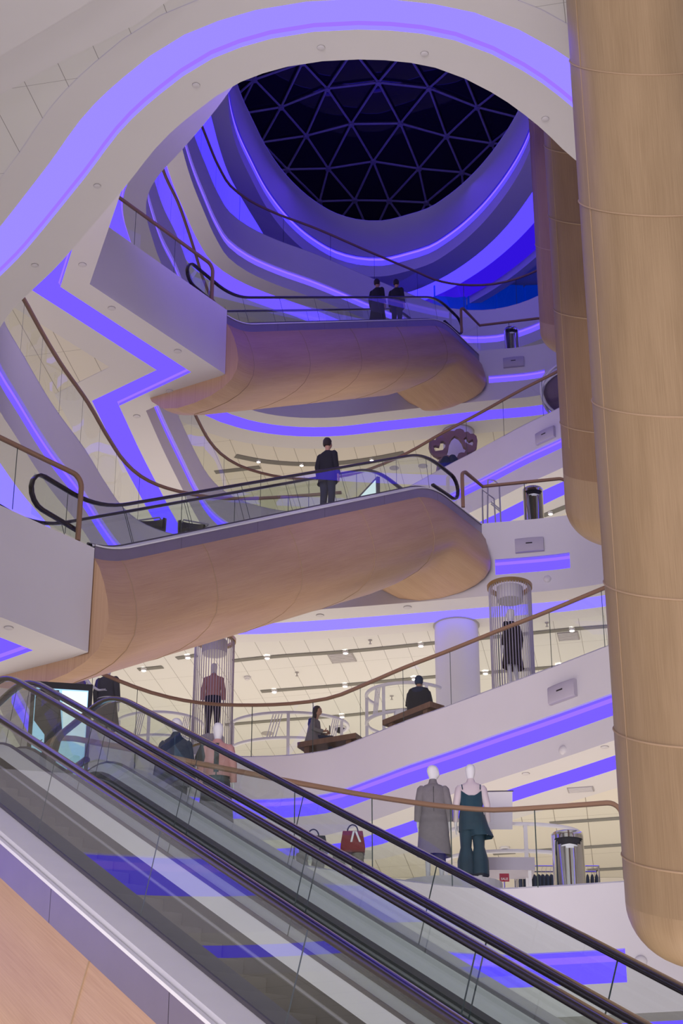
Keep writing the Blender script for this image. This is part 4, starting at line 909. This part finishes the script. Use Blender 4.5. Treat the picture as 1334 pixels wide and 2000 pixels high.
# white round columns
for lab, cx, cy, r, z0, z1 in (('white round column lit violet behind the man in the black jacket', 2.72, 42.5, .52, LV[3], 18.05), ('white round column lit violet behind the cloud shaped frame', 3.80, 55.6, .5, LV[5], 30.45)):
    t = thing('round_column', lab, 'column', (cx, cy, z0)); m = MB(); m.lathe((cx, cy, 0), [(r, z0), (r, z1)], 48); m.build('shaft', 'white', t, True); m = MB(); m.lathe((cx, cy, z1), [(r + .001, -.03), (r + .03, -.02), (r + .03, 0)], 48); m.build('collar', 'ring', t, True)
# white curved display frames
def bar(m, pts, w, h): sweep_rect(m, [Vector(p) for p in pts], w, h)
def display_frame(label, cx, cy, z, rx, ry, a0, a1, heights, posts, slat=True, bw=.07):
    t = thing('curved_rack', label, 'display rack', (cx, cy, z))
    def q(a, h): return Vector((cx + rx * cos(a), cy + ry * sin(a), z + h))
    for h in heights: m = MB(); bar(m, [q(a0 + (a1 - a0) * k / 32, h) for k in range(33)], bw, bw); m.build('curved_rail', 'lilac', t, True)
    for a in posts: m = MB(); m.box(q(a, (heights[-1] + .0) / 2), bw, bw, heights[-1]); m.build('post', 'lilac', t)
    if slat:
        for a in posts[1:]:
            for k in range(4):
                m = MB(); b = a - .10 - .05 * k; m.tube([q(b, heights[-1]), q(b - .12, (heights[-2] if len(heights) > 1 else .2))], .012, 5); m.build('slat', 'lilac', t, True)
display_frame('white curved frame rack left of the pink sweater cylinder', -4.2, 42.4, F3, 1.0, .9, pi * .9, pi * 2.05, (.55, 1.25, 1.8), (pi * 1.15, pi * 1.45, pi * 1.8))
display_frame('white curved frame rack between the pink sweater cylinder and the seated woman', -1.2, 42.3, F3, 1.35, .9, pi * .95, pi * 2.15, (.5, 1.15, 1.75), (pi * 1.1, pi * 1.5, pi * 1.85))
display_frame('white curved frame rack left of the man in the black jacket', 1.45, 40.6, F3, .9, .8, pi * .75, pi * 1.8, (.6, 1.2, 1.85), (pi * .95, pi * 1.3, pi * 1.65))
display_frame('white curved frame rack behind the steel bin by the mannequins', 2.8, 31.0, FZ, 1.1, .55, pi * .1, pi * -1.02, (.75, 1.5, 1.95), (pi * -.02, pi * -.45, pi * -.75, pi * -.98), False, .06)
display_frame('white low curved frame rack behind the handbags', -.9, 29.2, FZ, 1.0, .6, pi * .9, pi * 2.1, (.35, .85), (pi * 1.1, pi * 1.5, pi * 1.8), False, .06)
# banner behind the teal dress
c = PY(975, 1585, 30.0); t = thing('hanging_banner', 'pale lilac hanging banner right of the teal dress mannequin', 'banner', tuple(c)); m = MB(); m.grid([[PY(x, y, 30.0 + .04 * sin(i * 1.3)) for x in (945, 960, 975, 990, 1001)] for i, y in enumerate((1546, 1560, 1575, 1590, 1620))]); m.build('cloth', 'lilac', t, True); m = MB(); m.tube([PY(943, 1546, 30.0), PY(1003, 1545, 30.0)], .012, 6); m.build('rod', 'chrome', t, True)
# table and sale sign
c = PY(985, 1706, 29.2); t = thing('display_table', 'grey display table beside the teal dress mannequin', 'table', (c.x, 29.2, FZ)); m = MB(); m.box((c.x - .05, 29.2, FZ + .86), 1.0, .5, .2); m.build('top', 'speaker', t)
for s_ in (-1, 1):
    for r_ in (-1, 1): m = MB(); m.box((c.x - .05 + s_ * .42, 29.2 + r_ * .2, FZ + .38), .05, .05, .76); m.build('leg', 'lilac', t)
c = PY(985, 1714, 28.75); t = thing('sale_sign', 'small dark red sign reading SALE beside the clothes rack', 'sign', (c.x, 28.75, FZ)); m = MB(); m.box((c.x, 28.75, c.z), .145, .02, .12); m.build('plate', 'salered', t); m = MB(); m.tube([(c.x, 28.76, FZ), (c.x, 28.76, c.z - .05)], .012, 6); m.build('stand', 'chrome', t, True)
def text(body, name, parent, loc, size, m, rotz=0.0, rotx=pi / 2, flip=1, ext=.002):
    cu = bpy.data.curves.new(name, 'FONT'); cu.body = body; cu.size = size; cu.align_x = 'CENTER'; cu.align_y = 'CENTER'; cu.extrude = ext; cu.materials.append(M[m])
    o0 = bpy.data.objects.new(name, cu); C.objects.link(o0); bpy.context.view_layer.update(); me = bpy.data.meshes.new_from_object(o0.evaluated_get(bpy.context.evaluated_depsgraph_get())); bpy.data.objects.remove(o0); bpy.data.curves.remove(cu); me.materials.clear(); me.materials.append(M[m]); o = bpy.data.objects.new(name, me); C.objects.link(o); o.parent = parent; o.location = Vector(loc) - parent.location; o.rotation_euler = (rotx, 0, rotz); o.scale = (flip, 1, 1); return o
text('SALE', 'lettering', t, (c.x, 28.736, c.z - .025), .05, 'paper')
# clothes rack with hanging tops
c0, c1 = PY(1013, 1697, 29.8), PY(1086, 1695, 29.8)
t = thing('clothes_rack', 'chrome clothes rack behind the steel bin, hung with dark tops', 'clothes rack', (c0.x, 29.8, FZ)); zr = c0.z
for y_ in (-.16, .16): m = MB(); m.tube([(c0.x - .05, 29.8 + y_, zr), (c1.x + .65, 29.8 + y_, zr)], .01, 6); m.build('rail', 'chrome', t, True)
for x_ in (c0.x - .05, c1.x + .65): m = MB(); m.tube([(x_, 29.64, FZ), (x_, 29.64, zr), (x_, 29.96, zr), (x_, 29.96, FZ)], .012, 6); m.build('end_frame', 'chrome', t, True)
proto = None
for i in range(16):
    x_ = c0.x + .02 + i * .068 + (.05 if i > 8 else 0) + (.12 if i > 11 else 0)
    if proto is None:
        proto = thing('hanging_garment', 'dark top hanging on the chrome clothes rack', 'garment', (x_, 29.8, zr), 'dark tops on the clothes rack')
        m = MB(); m.loft([(x_, 29.8, zr - .10, .012, .06), (x_, 29.8, zr - .13, .022, .14), (x_, 29.8, zr - .17, .028, .2), (x_, 29.8, zr - .3, .03, .19), (x_, 29.8, zr - .62, .034, .2)], 12); m.build('cloth', 'navy', proto, True)
        m = MB(); m.tube([(x_, 29.8, zr - .09), (x_, 29.8, zr + .0), (x_ + .012, 29.8, zr + .025), (x_ + .02, 29.8, zr + .012)], .004, 5); m.build('hook', 'chrome', proto, True)
    else:
        o = proto.copy(); C.objects.link(o); o.location.x = x_; o.rotation_euler.z = random.uniform(-.15, .15)
        for ch in list(proto.children): cc = ch.copy(); C.objects.link(cc); cc.parent = o
# handbags on a low glass table with carved stands
gy = 27.0; gx = lambda x: (x - 667) / F * 27.7
t = thing('glass_table', 'low glass table on four carved stands carrying two handbags', 'table', (0, gy, FZ)); m = MB(); m.lathe((gx(603), gy, FZ + .42), [(.001, 0), (.42, 0), (.42, .015), (.001, .015)], 36); m.build('round_top', 'glass', t, True)
m = MB(); m.box((gx(690), gy, FZ + .427), .55, .4, .015); m.build('square_top', 'glass', t)
for px in (590, 621, 662, 699):
    m = MB(); m.lathe((gx(px), gy - .05, FZ), [(.001, 0), (.075, 0), (.07, .06), (.055, .1), (.085, .18), (.095, .26), (.08, .33), (.09, .36), (.085, .42), (.001, .42)], 18); m.build('carved_stand', 'carved', t, True)
def handbag(label, cx, z, w, h, d, mn, flap):
    t = thing('handbag', label, 'handbag', (cx, gy, z)); m = MB(); rows = []
    for k, (f, g) in enumerate(((1.0, 1.0), (1.04, 1.05), (.98, .95), (.9, .7), (.84, .4))):
        zz = z + h * k / 4; rows.append([Vector((cx + sx * w / 2 * f, gy + sy * d / 2 * g, zz)) for sx, sy in ((-1, -.8), (-.85, -1), (0, -1.05), (.85, -1), (1, -.8), (1, .8), (.85, 1), (0, 1.05), (-.85, 1), (-1, .8))])
    m.grid(rows, closed=True); m.cap(rows[0][::-1]); m.cap(rows[-1]); m.build('body', mn, t, True)
    m = MB(); m.tube([Vector((cx + .075 * cos(a), gy - .03, z + h * .97 + .10 * sin(a))) for a in [pi * k / 12 for k in range(13)]], .010, 8); m.build('handle', 'black' if flap else mn, t, True)
    if flap:
        m = MB(); m.grid([[Vector((cx + .03 + .02 * k + .03 * j, gy - d / 2 - .012, z + h * (.92 - .16 * k))) for j in (0, 1)] for k in range(4)]); m.build('ribbon', 'paper', t)
        m = MB(); m.grid([[Vector((cx - .0 - .012 * k + .028 * j, gy - d / 2 - .012, z + h * (.92 - .16 * k))) for j in (0, 1)] for k in range(4)]); m.build('ribbon', 'paper', t)
    else:
        m = MB(); m.box((cx, gy - d / 2 - .004, z + h * .5), .06, .01, .03); m.build('clasp', 'chrome', t)
handbag('red leather handbag with a pale ribbon on the low glass table', gx(689), FZ + .437, .34, .33, .18, 'red', True)
handbag('dark grey handbag on the round part of the low glass table', gx(612), FZ + .437, .40, .26, .18, 'bag', False)
# directory totem by the escalator heads
TX = Vector((-3.95, 25.75)); td = Vector((.985, .17)).normalized(); tn = Vector((td.y, -td.x)); tax = (Vector((td.x, td.y, 0)), Vector((-tn.x, -tn.y, 0)), Vector((0, 0, 1)))
t = thing('directory_totem', 'tall black framed glowing floor directory behind the escalator handrails', 'sign', (TX.x, TX.y, FZ))
def tp(u, v, o=.0): return Vector((TX.x + td.x * u + tn.x * o, TX.y + td.y * u + tn.y * o, FZ + v))
m = MB(); m.box(tp(0, 1.27), .86, .1, 2.54, tax); m.build('case', 'black', t)
m = MB(); m.face([tp(-.37, .12, .055), tp(.37, .12, .055), tp(.37, 2.44, .055), tp(-.37, 2.44, .055)]); m.build('screen', 'screen', t)
m = MB(); m.face([tp(.06, 1.72, .058), tp(.36, 1.6, .058), tp(.36, 2.42, .058), tp(-.0, 2.42, .058)]); m.build('bright_field', 'screen2', t)
m = MB(); m.face([tp(-.36, 2.42, .058), tp(-.04, 2.42, .058), tp(.05, 1.75, .058), tp(-.05, 1.2, .058), tp(-.18, .9, .058), tp(-.2, 1.75, .058), tp(-.36, 1.95, .058)]); m.build('dark_reflection', 'black', t)  # reflection across the screen, laid on as a flat black shape
for txt, u, v in (('M', -.02, 2.3), ('6', -.24, 1.62), ('5', -.24, 1.36), ('4', -.24, 1.08)): text(txt, 'numeral', t, tp(u, v, .062), .15, 'ink', atan2(td.y, td.x))
for k in range(10): m = MB(); m.box(tp(.13, .3 + .09 * k, .06), .26 - .05 * (k % 3), .004, .012, tax); m.build('text_line', 'ink', t)
# screen above the lower escalator head
t = thing('advert_screen', 'small glowing advert screen seen through the glass of the lower escalator', 'screen', tuple(PY(714, 990, 43.6))); Q = [PY(691, 970, 44.6), PY(737, 969, 43.2), PY(737, 943, 43.2), PY(691, 960, 44.6)]
sd = (Q[1] - Q[0]); sd.z = 0; sd.normalize(); sn = Vector((sd.y, -sd.x, 0)); c = (Q[0] + Q[1]) / 2; W_ = (Q[1].xy - Q[0].xy).length; zc_ = (Q[2].z + Q[1].z) / 2
ax = (sd, -sn, Vector((0, 0, 1))); m = MB(); m.box(Vector((c.x, c.y, zc_ - .25)), W_ + .16, .08, 1.15, ax); m.build('case', 'black', t)
m = MB(); m.box(Vector((c.x, c.y, zc_ - .25)) + sn * .045, W_, .01, 1.0, ax); m.build('screen', 'screen2', t)
text('LZYM', 'lettering', t, Vector((c.x, c.y, zc_ - .12)) - sd * W_ * .22 + sn * .056, .26, 'ink', atan2(sd.y, sd.x))
m = MB(); m.tube([Vector((c.x, c.y, LV[4])), Vector((c.x, c.y, zc_ - .8))], .05, 8); m.build('post', 'black', t, True)
# lounge chairs on the gallery behind the lower escalator
def chair(label, cx, cy, z, rot):
    t = thing('tub_chair', label, 'chair', (cx, cy, z)); R_ = Matrix.Translation((cx, cy, z)) @ Matrix.Rotation(rot, 4, 'Z')
    def put(m, n, mn, sm=True): m.v = [R_ @ v for v in m.v]; m.build(n, mn, t, sm)
    m = MB(); m.loft([(0, 0, .36, .27, .26), (0, 0, .40, .3, .29), (0, 0, .46, .3, .29), (0, 0, .48, .27, .26)], 24); put(m, 'seat', 'black')
    m = MB(); rows = []
    for k in range(17):
        a = pi * .95 + (pi * 1.1) * k / 16; rows.append([Vector((r_ * cos(a), -r_ * sin(a) * .95, h_)) for r_, h_ in ((.30, .42), (.33, .46), (.34, .72 + .12 * sin((k / 16) * pi)), (.29, .74 + .12 * sin((k / 16) * pi)), (.27, .48))])
    m.grid(rows); put(m, 'backrest', 'black')
    for sx in (-1, 1):
        for sy in (-1, 1): m = MB(); m.tube([(sx * .2, sy * .2, .38), (sx * .27, sy * .26, 0)], .016, 8); put(m, 'leg', 'speaker')
    m = MB(); m.tube([(-.3, -.2, .6), (-.32, -.34, .6), (.32, -.34, .6), (.3, -.2, .6)], .02, 8); put(m, 'arm_rail', 'speaker')
chair('black tub chair behind the glass of the lower escalator, right one', -3.62, 42.25, LV[4], .4)
chair('black tub chair behind the glass of the lower escalator, left one', -4.55, 42.1, LV[4], -.3)
# steel barrier frames by the lower escalator head
t = thing('barrier_frame', 'thin steel frame barrier left of the bin at the lower escalator head', 'barrier', tuple(PY(960, 1024, 41.4)))
for n_, pts, r_ in (('frame', ((943, 1040), (942, 957), (965, 974), (969, 1040)), .018), ('frame', ((952, 1040), (953, 937), (965, 938), (975, 947), (979, 1040)), .02), ('crossbar', ((959, 980), (977, 995)), .016), ('crossbar', ((959, 984), (977, 999)), .016)):
    m = MB(); m.tube([PY(*q, 41.4) for q in pts], r_, 8); m.build(n_, 'rods', t, True)
# cloud shaped frame with hearts
CY = 50.9
def cf(L_): return [PY(820 + x / 9.53, 800 + y / 9.53, CY) for x, y in L_]
outl = [(165, 680), (172, 600), (220, 562), (290, 562), (312, 515), (365, 478), (428, 462), (445, 412), (520, 386), (640, 398), (680, 362), (750, 350), (812, 378), (832, 420), (895, 408), (942, 450), (1000, 447), (1053, 490), (1074, 580), (1062, 690), (1020, 760), (960, 790), (885, 800), (868, 852), (790, 905), (690, 960), (600, 1010), (540, 945), (480, 912), (425, 880), (340, 886), (250, 832), (190, 760)]
hole = [(548, 620), (590, 535), (650, 482), (722, 520), (780, 595), (815, 685), (868, 716), (830, 800), (770, 795), (722, 812), (690, 888), (640, 868), (600, 830), (545, 858), (490, 835), (528, 745)]
hl = [(250, 680), (290, 660), (362, 676), (388, 585), (440, 582), (486, 620), (470, 700), (425, 752), (285, 770)]
hr = [(812, 542), (862, 503), (885, 545), (915, 585), (960, 560), (990, 553), (1000, 605), (978, 670), (930, 650), (850, 612)]
t = thing('cloud_frame', 'mauve cloud shaped open frame with heart cut-outs on the slanting gallery', 'decoration', tuple(PY(885, 905, CY)))
m = MB(); loops = [cf(q) for q in (outl, hole, hl, hr)]; vs = [Vector((p.x, p.z)) for L_ in loops for p in L_]; es = []; k = 0
for L_ in loops: es += [(k + i, k + (i + 1) % len(L_)) for i in range(len(L_))]; k += len(L_)
o2 = [[Vector((p.x, p.z)) for p in L_] for L_ in loops]; r_ = geometry.delaunay_2d_cdt(vs, es, [], 0, 1e-6)
for f in r_[2]:
    c = sum((r_[0][i] for i in f), Vector((0, 0))) / len(f)
    if inside(c, o2[0]) and not any(inside(c, h_) for h_ in o2[1:]):
        for dy in (0, .16): m.face([(r_[0][i].x, CY + dy, r_[0][i].y) for i in f])
for L_ in loops:
    for i in range(len(L_)): a_, b_ = L_[i], L_[(i + 1) % len(L_)]; m.face([a_, b_, b_ + Vector((0, .16, 0)), a_ + Vector((0, .16, 0))])
m.build('board', 'mauve', t)
m = MB(); rows = [[p + Vector((0, d_, 0)) for d_ in (0, .14)] for p in cf([(430, 870), (360, 930), (320, 1020), (300, 1150), (300, 1300)])]; rows2 = [[p + Vector((0, d_, 0)) for d_ in (.14, 0)] for p in cf([(475, 905), (420, 970), (380, 1050), (370, 1150), (370, 1300)])]
m.grid([a_ + b_ for a_, b_ in zip(rows, rows2)], closed=True); m.build('curved_foot', 'mauve', t)
for lab, pts in (('dark rounded pouffe under the cloud shaped frame', (478, 1010)), ('second dark rounded pouffe under the cloud shaped frame', (605, 985))):
    c = cf([pts])[0]; q = thing('pouffe', lab, 'pouffe', (c.x, CY - .1, LV[5])); m = MB(); m.loft([(c.x, CY - .2, LV[5], .2, .2), (c.x, CY - .2, LV[5] + .15, .24, .22), (c.x, CY - .2, c.z - .1, .22, .2), (c.x, CY - .2, c.z + .12, .08, .08)], 16); m.build('cushion', 'navy', q, True)
# ring sculpture half hidden by the second column
sc = PY(1112, 765, 48.2); t = thing('ring_sculpture', 'dark globe sculpture of pale rings beside the second column', 'decoration', (sc.x, sc.y, LV[5]))
for i, (tx, ty, rr) in enumerate(((0, .2, .85), (.6, .3, .85), (1.2, .1, .8), (.3, 1.2, .82))):
    m = MB(); R_ = Matrix.Rotation(tx, 3, 'X') @ Matrix.Rotation(ty, 3, 'Z'); m.tube([sc + R_ @ Vector((rr * cos(2 * pi * k / 40), .0, rr * sin(2 * pi * k / 40))) for k in range(41)], .035, 8, False); m.build('ring', 'lilac', t, True)
m = MB(); m.loft([(sc.x, sc.y, sc.z - .7, .35, .35), (sc.x, sc.y, sc.z - .4, .62, .62), (sc.x, sc.y, sc.z, .74, .74), (sc.x, sc.y, sc.z + .35, .62, .62)], 28); m.build('dark_core', 'plum', t, True)
m = MB(); m.lathe((sc.x, sc.y, LV[5]), [(.3, 0), (.3, .05), (.05, .1), (.05, sc.z - .6 - LV[5])], 20); m.build('stand', 'black', t, True)
# blue folding panels and ducts on the top gallery
xs = (845, 911, 968, 1024, 1085, 1140)
for i in range(5):
    a_, b_ = PY(xs[i], 560, 66.0), PY(xs[i + 1], 560, 66.0); t = thing('blue_panel', 'tall dark blue wall panel on the top gallery, %s from the left' % ordn[i], 'wall panel', (a_.x, 66, LV[7])); m = MB()
    m.grid([[Vector((a_.x + (b_.x - a_.x) * u, 66 + d_, z_)) for z_ in (LV[7], 40, 41.5, 42.85)] for u, d_ in ((0, .18), (.04, 0), (.5, -.05), (.96, 0), (.995, .18))]); m.build('sheet', 'stage', t, True)
DL = ((962, 519), (974, 508.6), (983, 500), (996.6, 489.7), (1010, 476), (1022, 464), (1033, 452)); DRt = ((990, 507), (1014, 496), (1042, 483), (1075, 466), (1090, 450), (1090, 440), (1090, 432))
for i in range(7):
    a_ = P(*DL[6 - i], 42.78); b_ = P(*DRt[6 - i], 42.78); t = thing('ceiling_baffle', 'pale ribbed ceiling baffle above the blue panels, %s from the top' % ordn[i], 'ceiling baffle', tuple(a_)); m = MB(); n_ = 24
    m.tube([a_ + (b_ - a_) * k / n_ for k in range(n_ + 1)], [.13 + .008 * (k % 2) for k in range(n_ + 1)], 12); m.build('body', 'duct', t, True)
# bulkhead of the lower ceiling in the upper left corner
m = MB(); w = [P(x, y, 17.9) for x, y in ((-260, 335), (0, 186), (90, 135), (203, 79), (270, 45), (330, 0), (420, -90), (-260, -90))]; m.face(w); [m.face([a_, b_, b_ + Vector((0, 0, .17)), a_ + Vector((0, 0, .17))]) for a_, b_ in zip(w[:-2], w[1:-1])]; struct(m, 'ceiling', 'soffit', label='plain bulkhead in the upper left corner')
m = MB(); w = [P(x, y, 17.75) for x, y in ((-260, 260), (0, 110), (90, 56), (185, -2), (250, -60), (-260, -60))]; m.face(w); [m.face([a_, b_, b_ + Vector((0, 0, .16)), a_ + Vector((0, 0, .16))]) for a_, b_ in zip(w[:-2], w[1:-1])]; struct(m, 'ceiling', 'soffit', label='lower plain bulkhead in the extreme upper left corner')
# ------------------------------------------------------------------ camera, lights
cam = bpy.data.cameras.new('camera'); co = bpy.data.objects.new('camera', cam); C.objects.link(co)
cam.sensor_fit = 'VERTICAL'; cam.sensor_height = 36; cam.sensor_width = 24; cam.lens = F / 2000 * 36; cam.clip_end = 300
co.rotation_euler = (pi / 2 + TH, 0, 0); scn.camera = co
def area(name, loc, rot, sx, sy, col, power):
    l = bpy.data.lights.new(name, 'AREA'); l.shape = 'RECTANGLE'; l.size = sx; l.size_y = sy; l.color = col; l.energy = power
    o = bpy.data.objects.new(name, l); C.objects.link(o); o.location = loc; o.rotation_euler = rot; o.visible_glossy = False; return o
warm = (1, .89, .75); blue = (.10, .045, 1.0)
for k, Y, w, d, pw in ((2, 34.5, 20, 13, 900), (3, 46.5, 20, 12, 900), (4, 50.5, 22, 14, 900), (5, 60, 22, 12, 600), (6, 67.5, 22, 8, 350)):  # added lamps on the gallery floors, facing up, standing for floor bounce
    area('shop_bounce_fill', (0, Y, LV[k] + .06), (pi, 0, 0), w, d, warm, pw)
for k, x, y0, y1, pw in ((3, -10.5, 26, 38, 200), (4, -10.5, 30, 44, 250), (5, -11, 36, 50, 150), (6, -8.6, 43, 57, 260)):  # more added upward floor lamps, along the left side
    area('shop_bounce_fill', (x, (y0 + y1) / 2, LV[k] + .06), (pi, 0, 0), 5, y1 - y0, warm, pw)
area('dome_blue_fill', (1.5, 57, 44.6), (0, 0, 0), 7, 9, blue, 320)  # added blue lamp, strengthens the weak wash of the LEDs
area('dome_up_fill', (1.5, 55, 41), (pi, 0, 0), 5, 7, blue, 150)  # added lamp facing up, brightens the dome bars and drum
area('floor_bounce_fill', (0, 9, -2.0), (pi, 0, 0), 18, 26, (1, .93, .90), 3400)  # added lamp out of view, stands for bounce off the lower floor
area('void_fill', (0.5, 37, 28), (radians(115), 0, 0), 8, 4, (.16, .07, 1), 300)  # added blue lamp in the open void, tints the upper fascias
area('void_fill', (-1.5, 30.5, 20.8), (radians(110), 0, 0), 6, 4, (.70, .58, 1), 220)  # added lavender lamp, lifts the upper landing and escalator
l = bpy.data.lights.new('hall_fill', 'SUN'); l.energy = 3.1; l.angle = radians(30); l.color = (.97, .90, 1.0)
o = bpy.data.objects.new('hall_fill', l); C.objects.link(o); o.rotation_euler = (radians(100), 0, radians(-14)); o.visible_glossy = False
w = bpy.data.worlds.new('world'); scn.world = w; w.use_nodes = True
w.node_tree.nodes['Background'].inputs[0].default_value = (.80, .74, .80, 1); w.node_tree.nodes['Background'].inputs[1].default_value = .62
scn.view_settings.view_transform = 'Standard'
scn.cycles.max_bounces = 6; scn.cycles.diffuse_bounces = 2; scn.cycles.glossy_bounces = 3; scn.cycles.transparent_max_bounces = 20; scn.cycles.caustics_reflective = False; scn.cycles.caustics_refractive = False
scn.cycles.sample_clamp_indirect = 4.0
scn.cycles.use_adaptive_sampling = True; scn.cycles.adaptive_threshold = .03
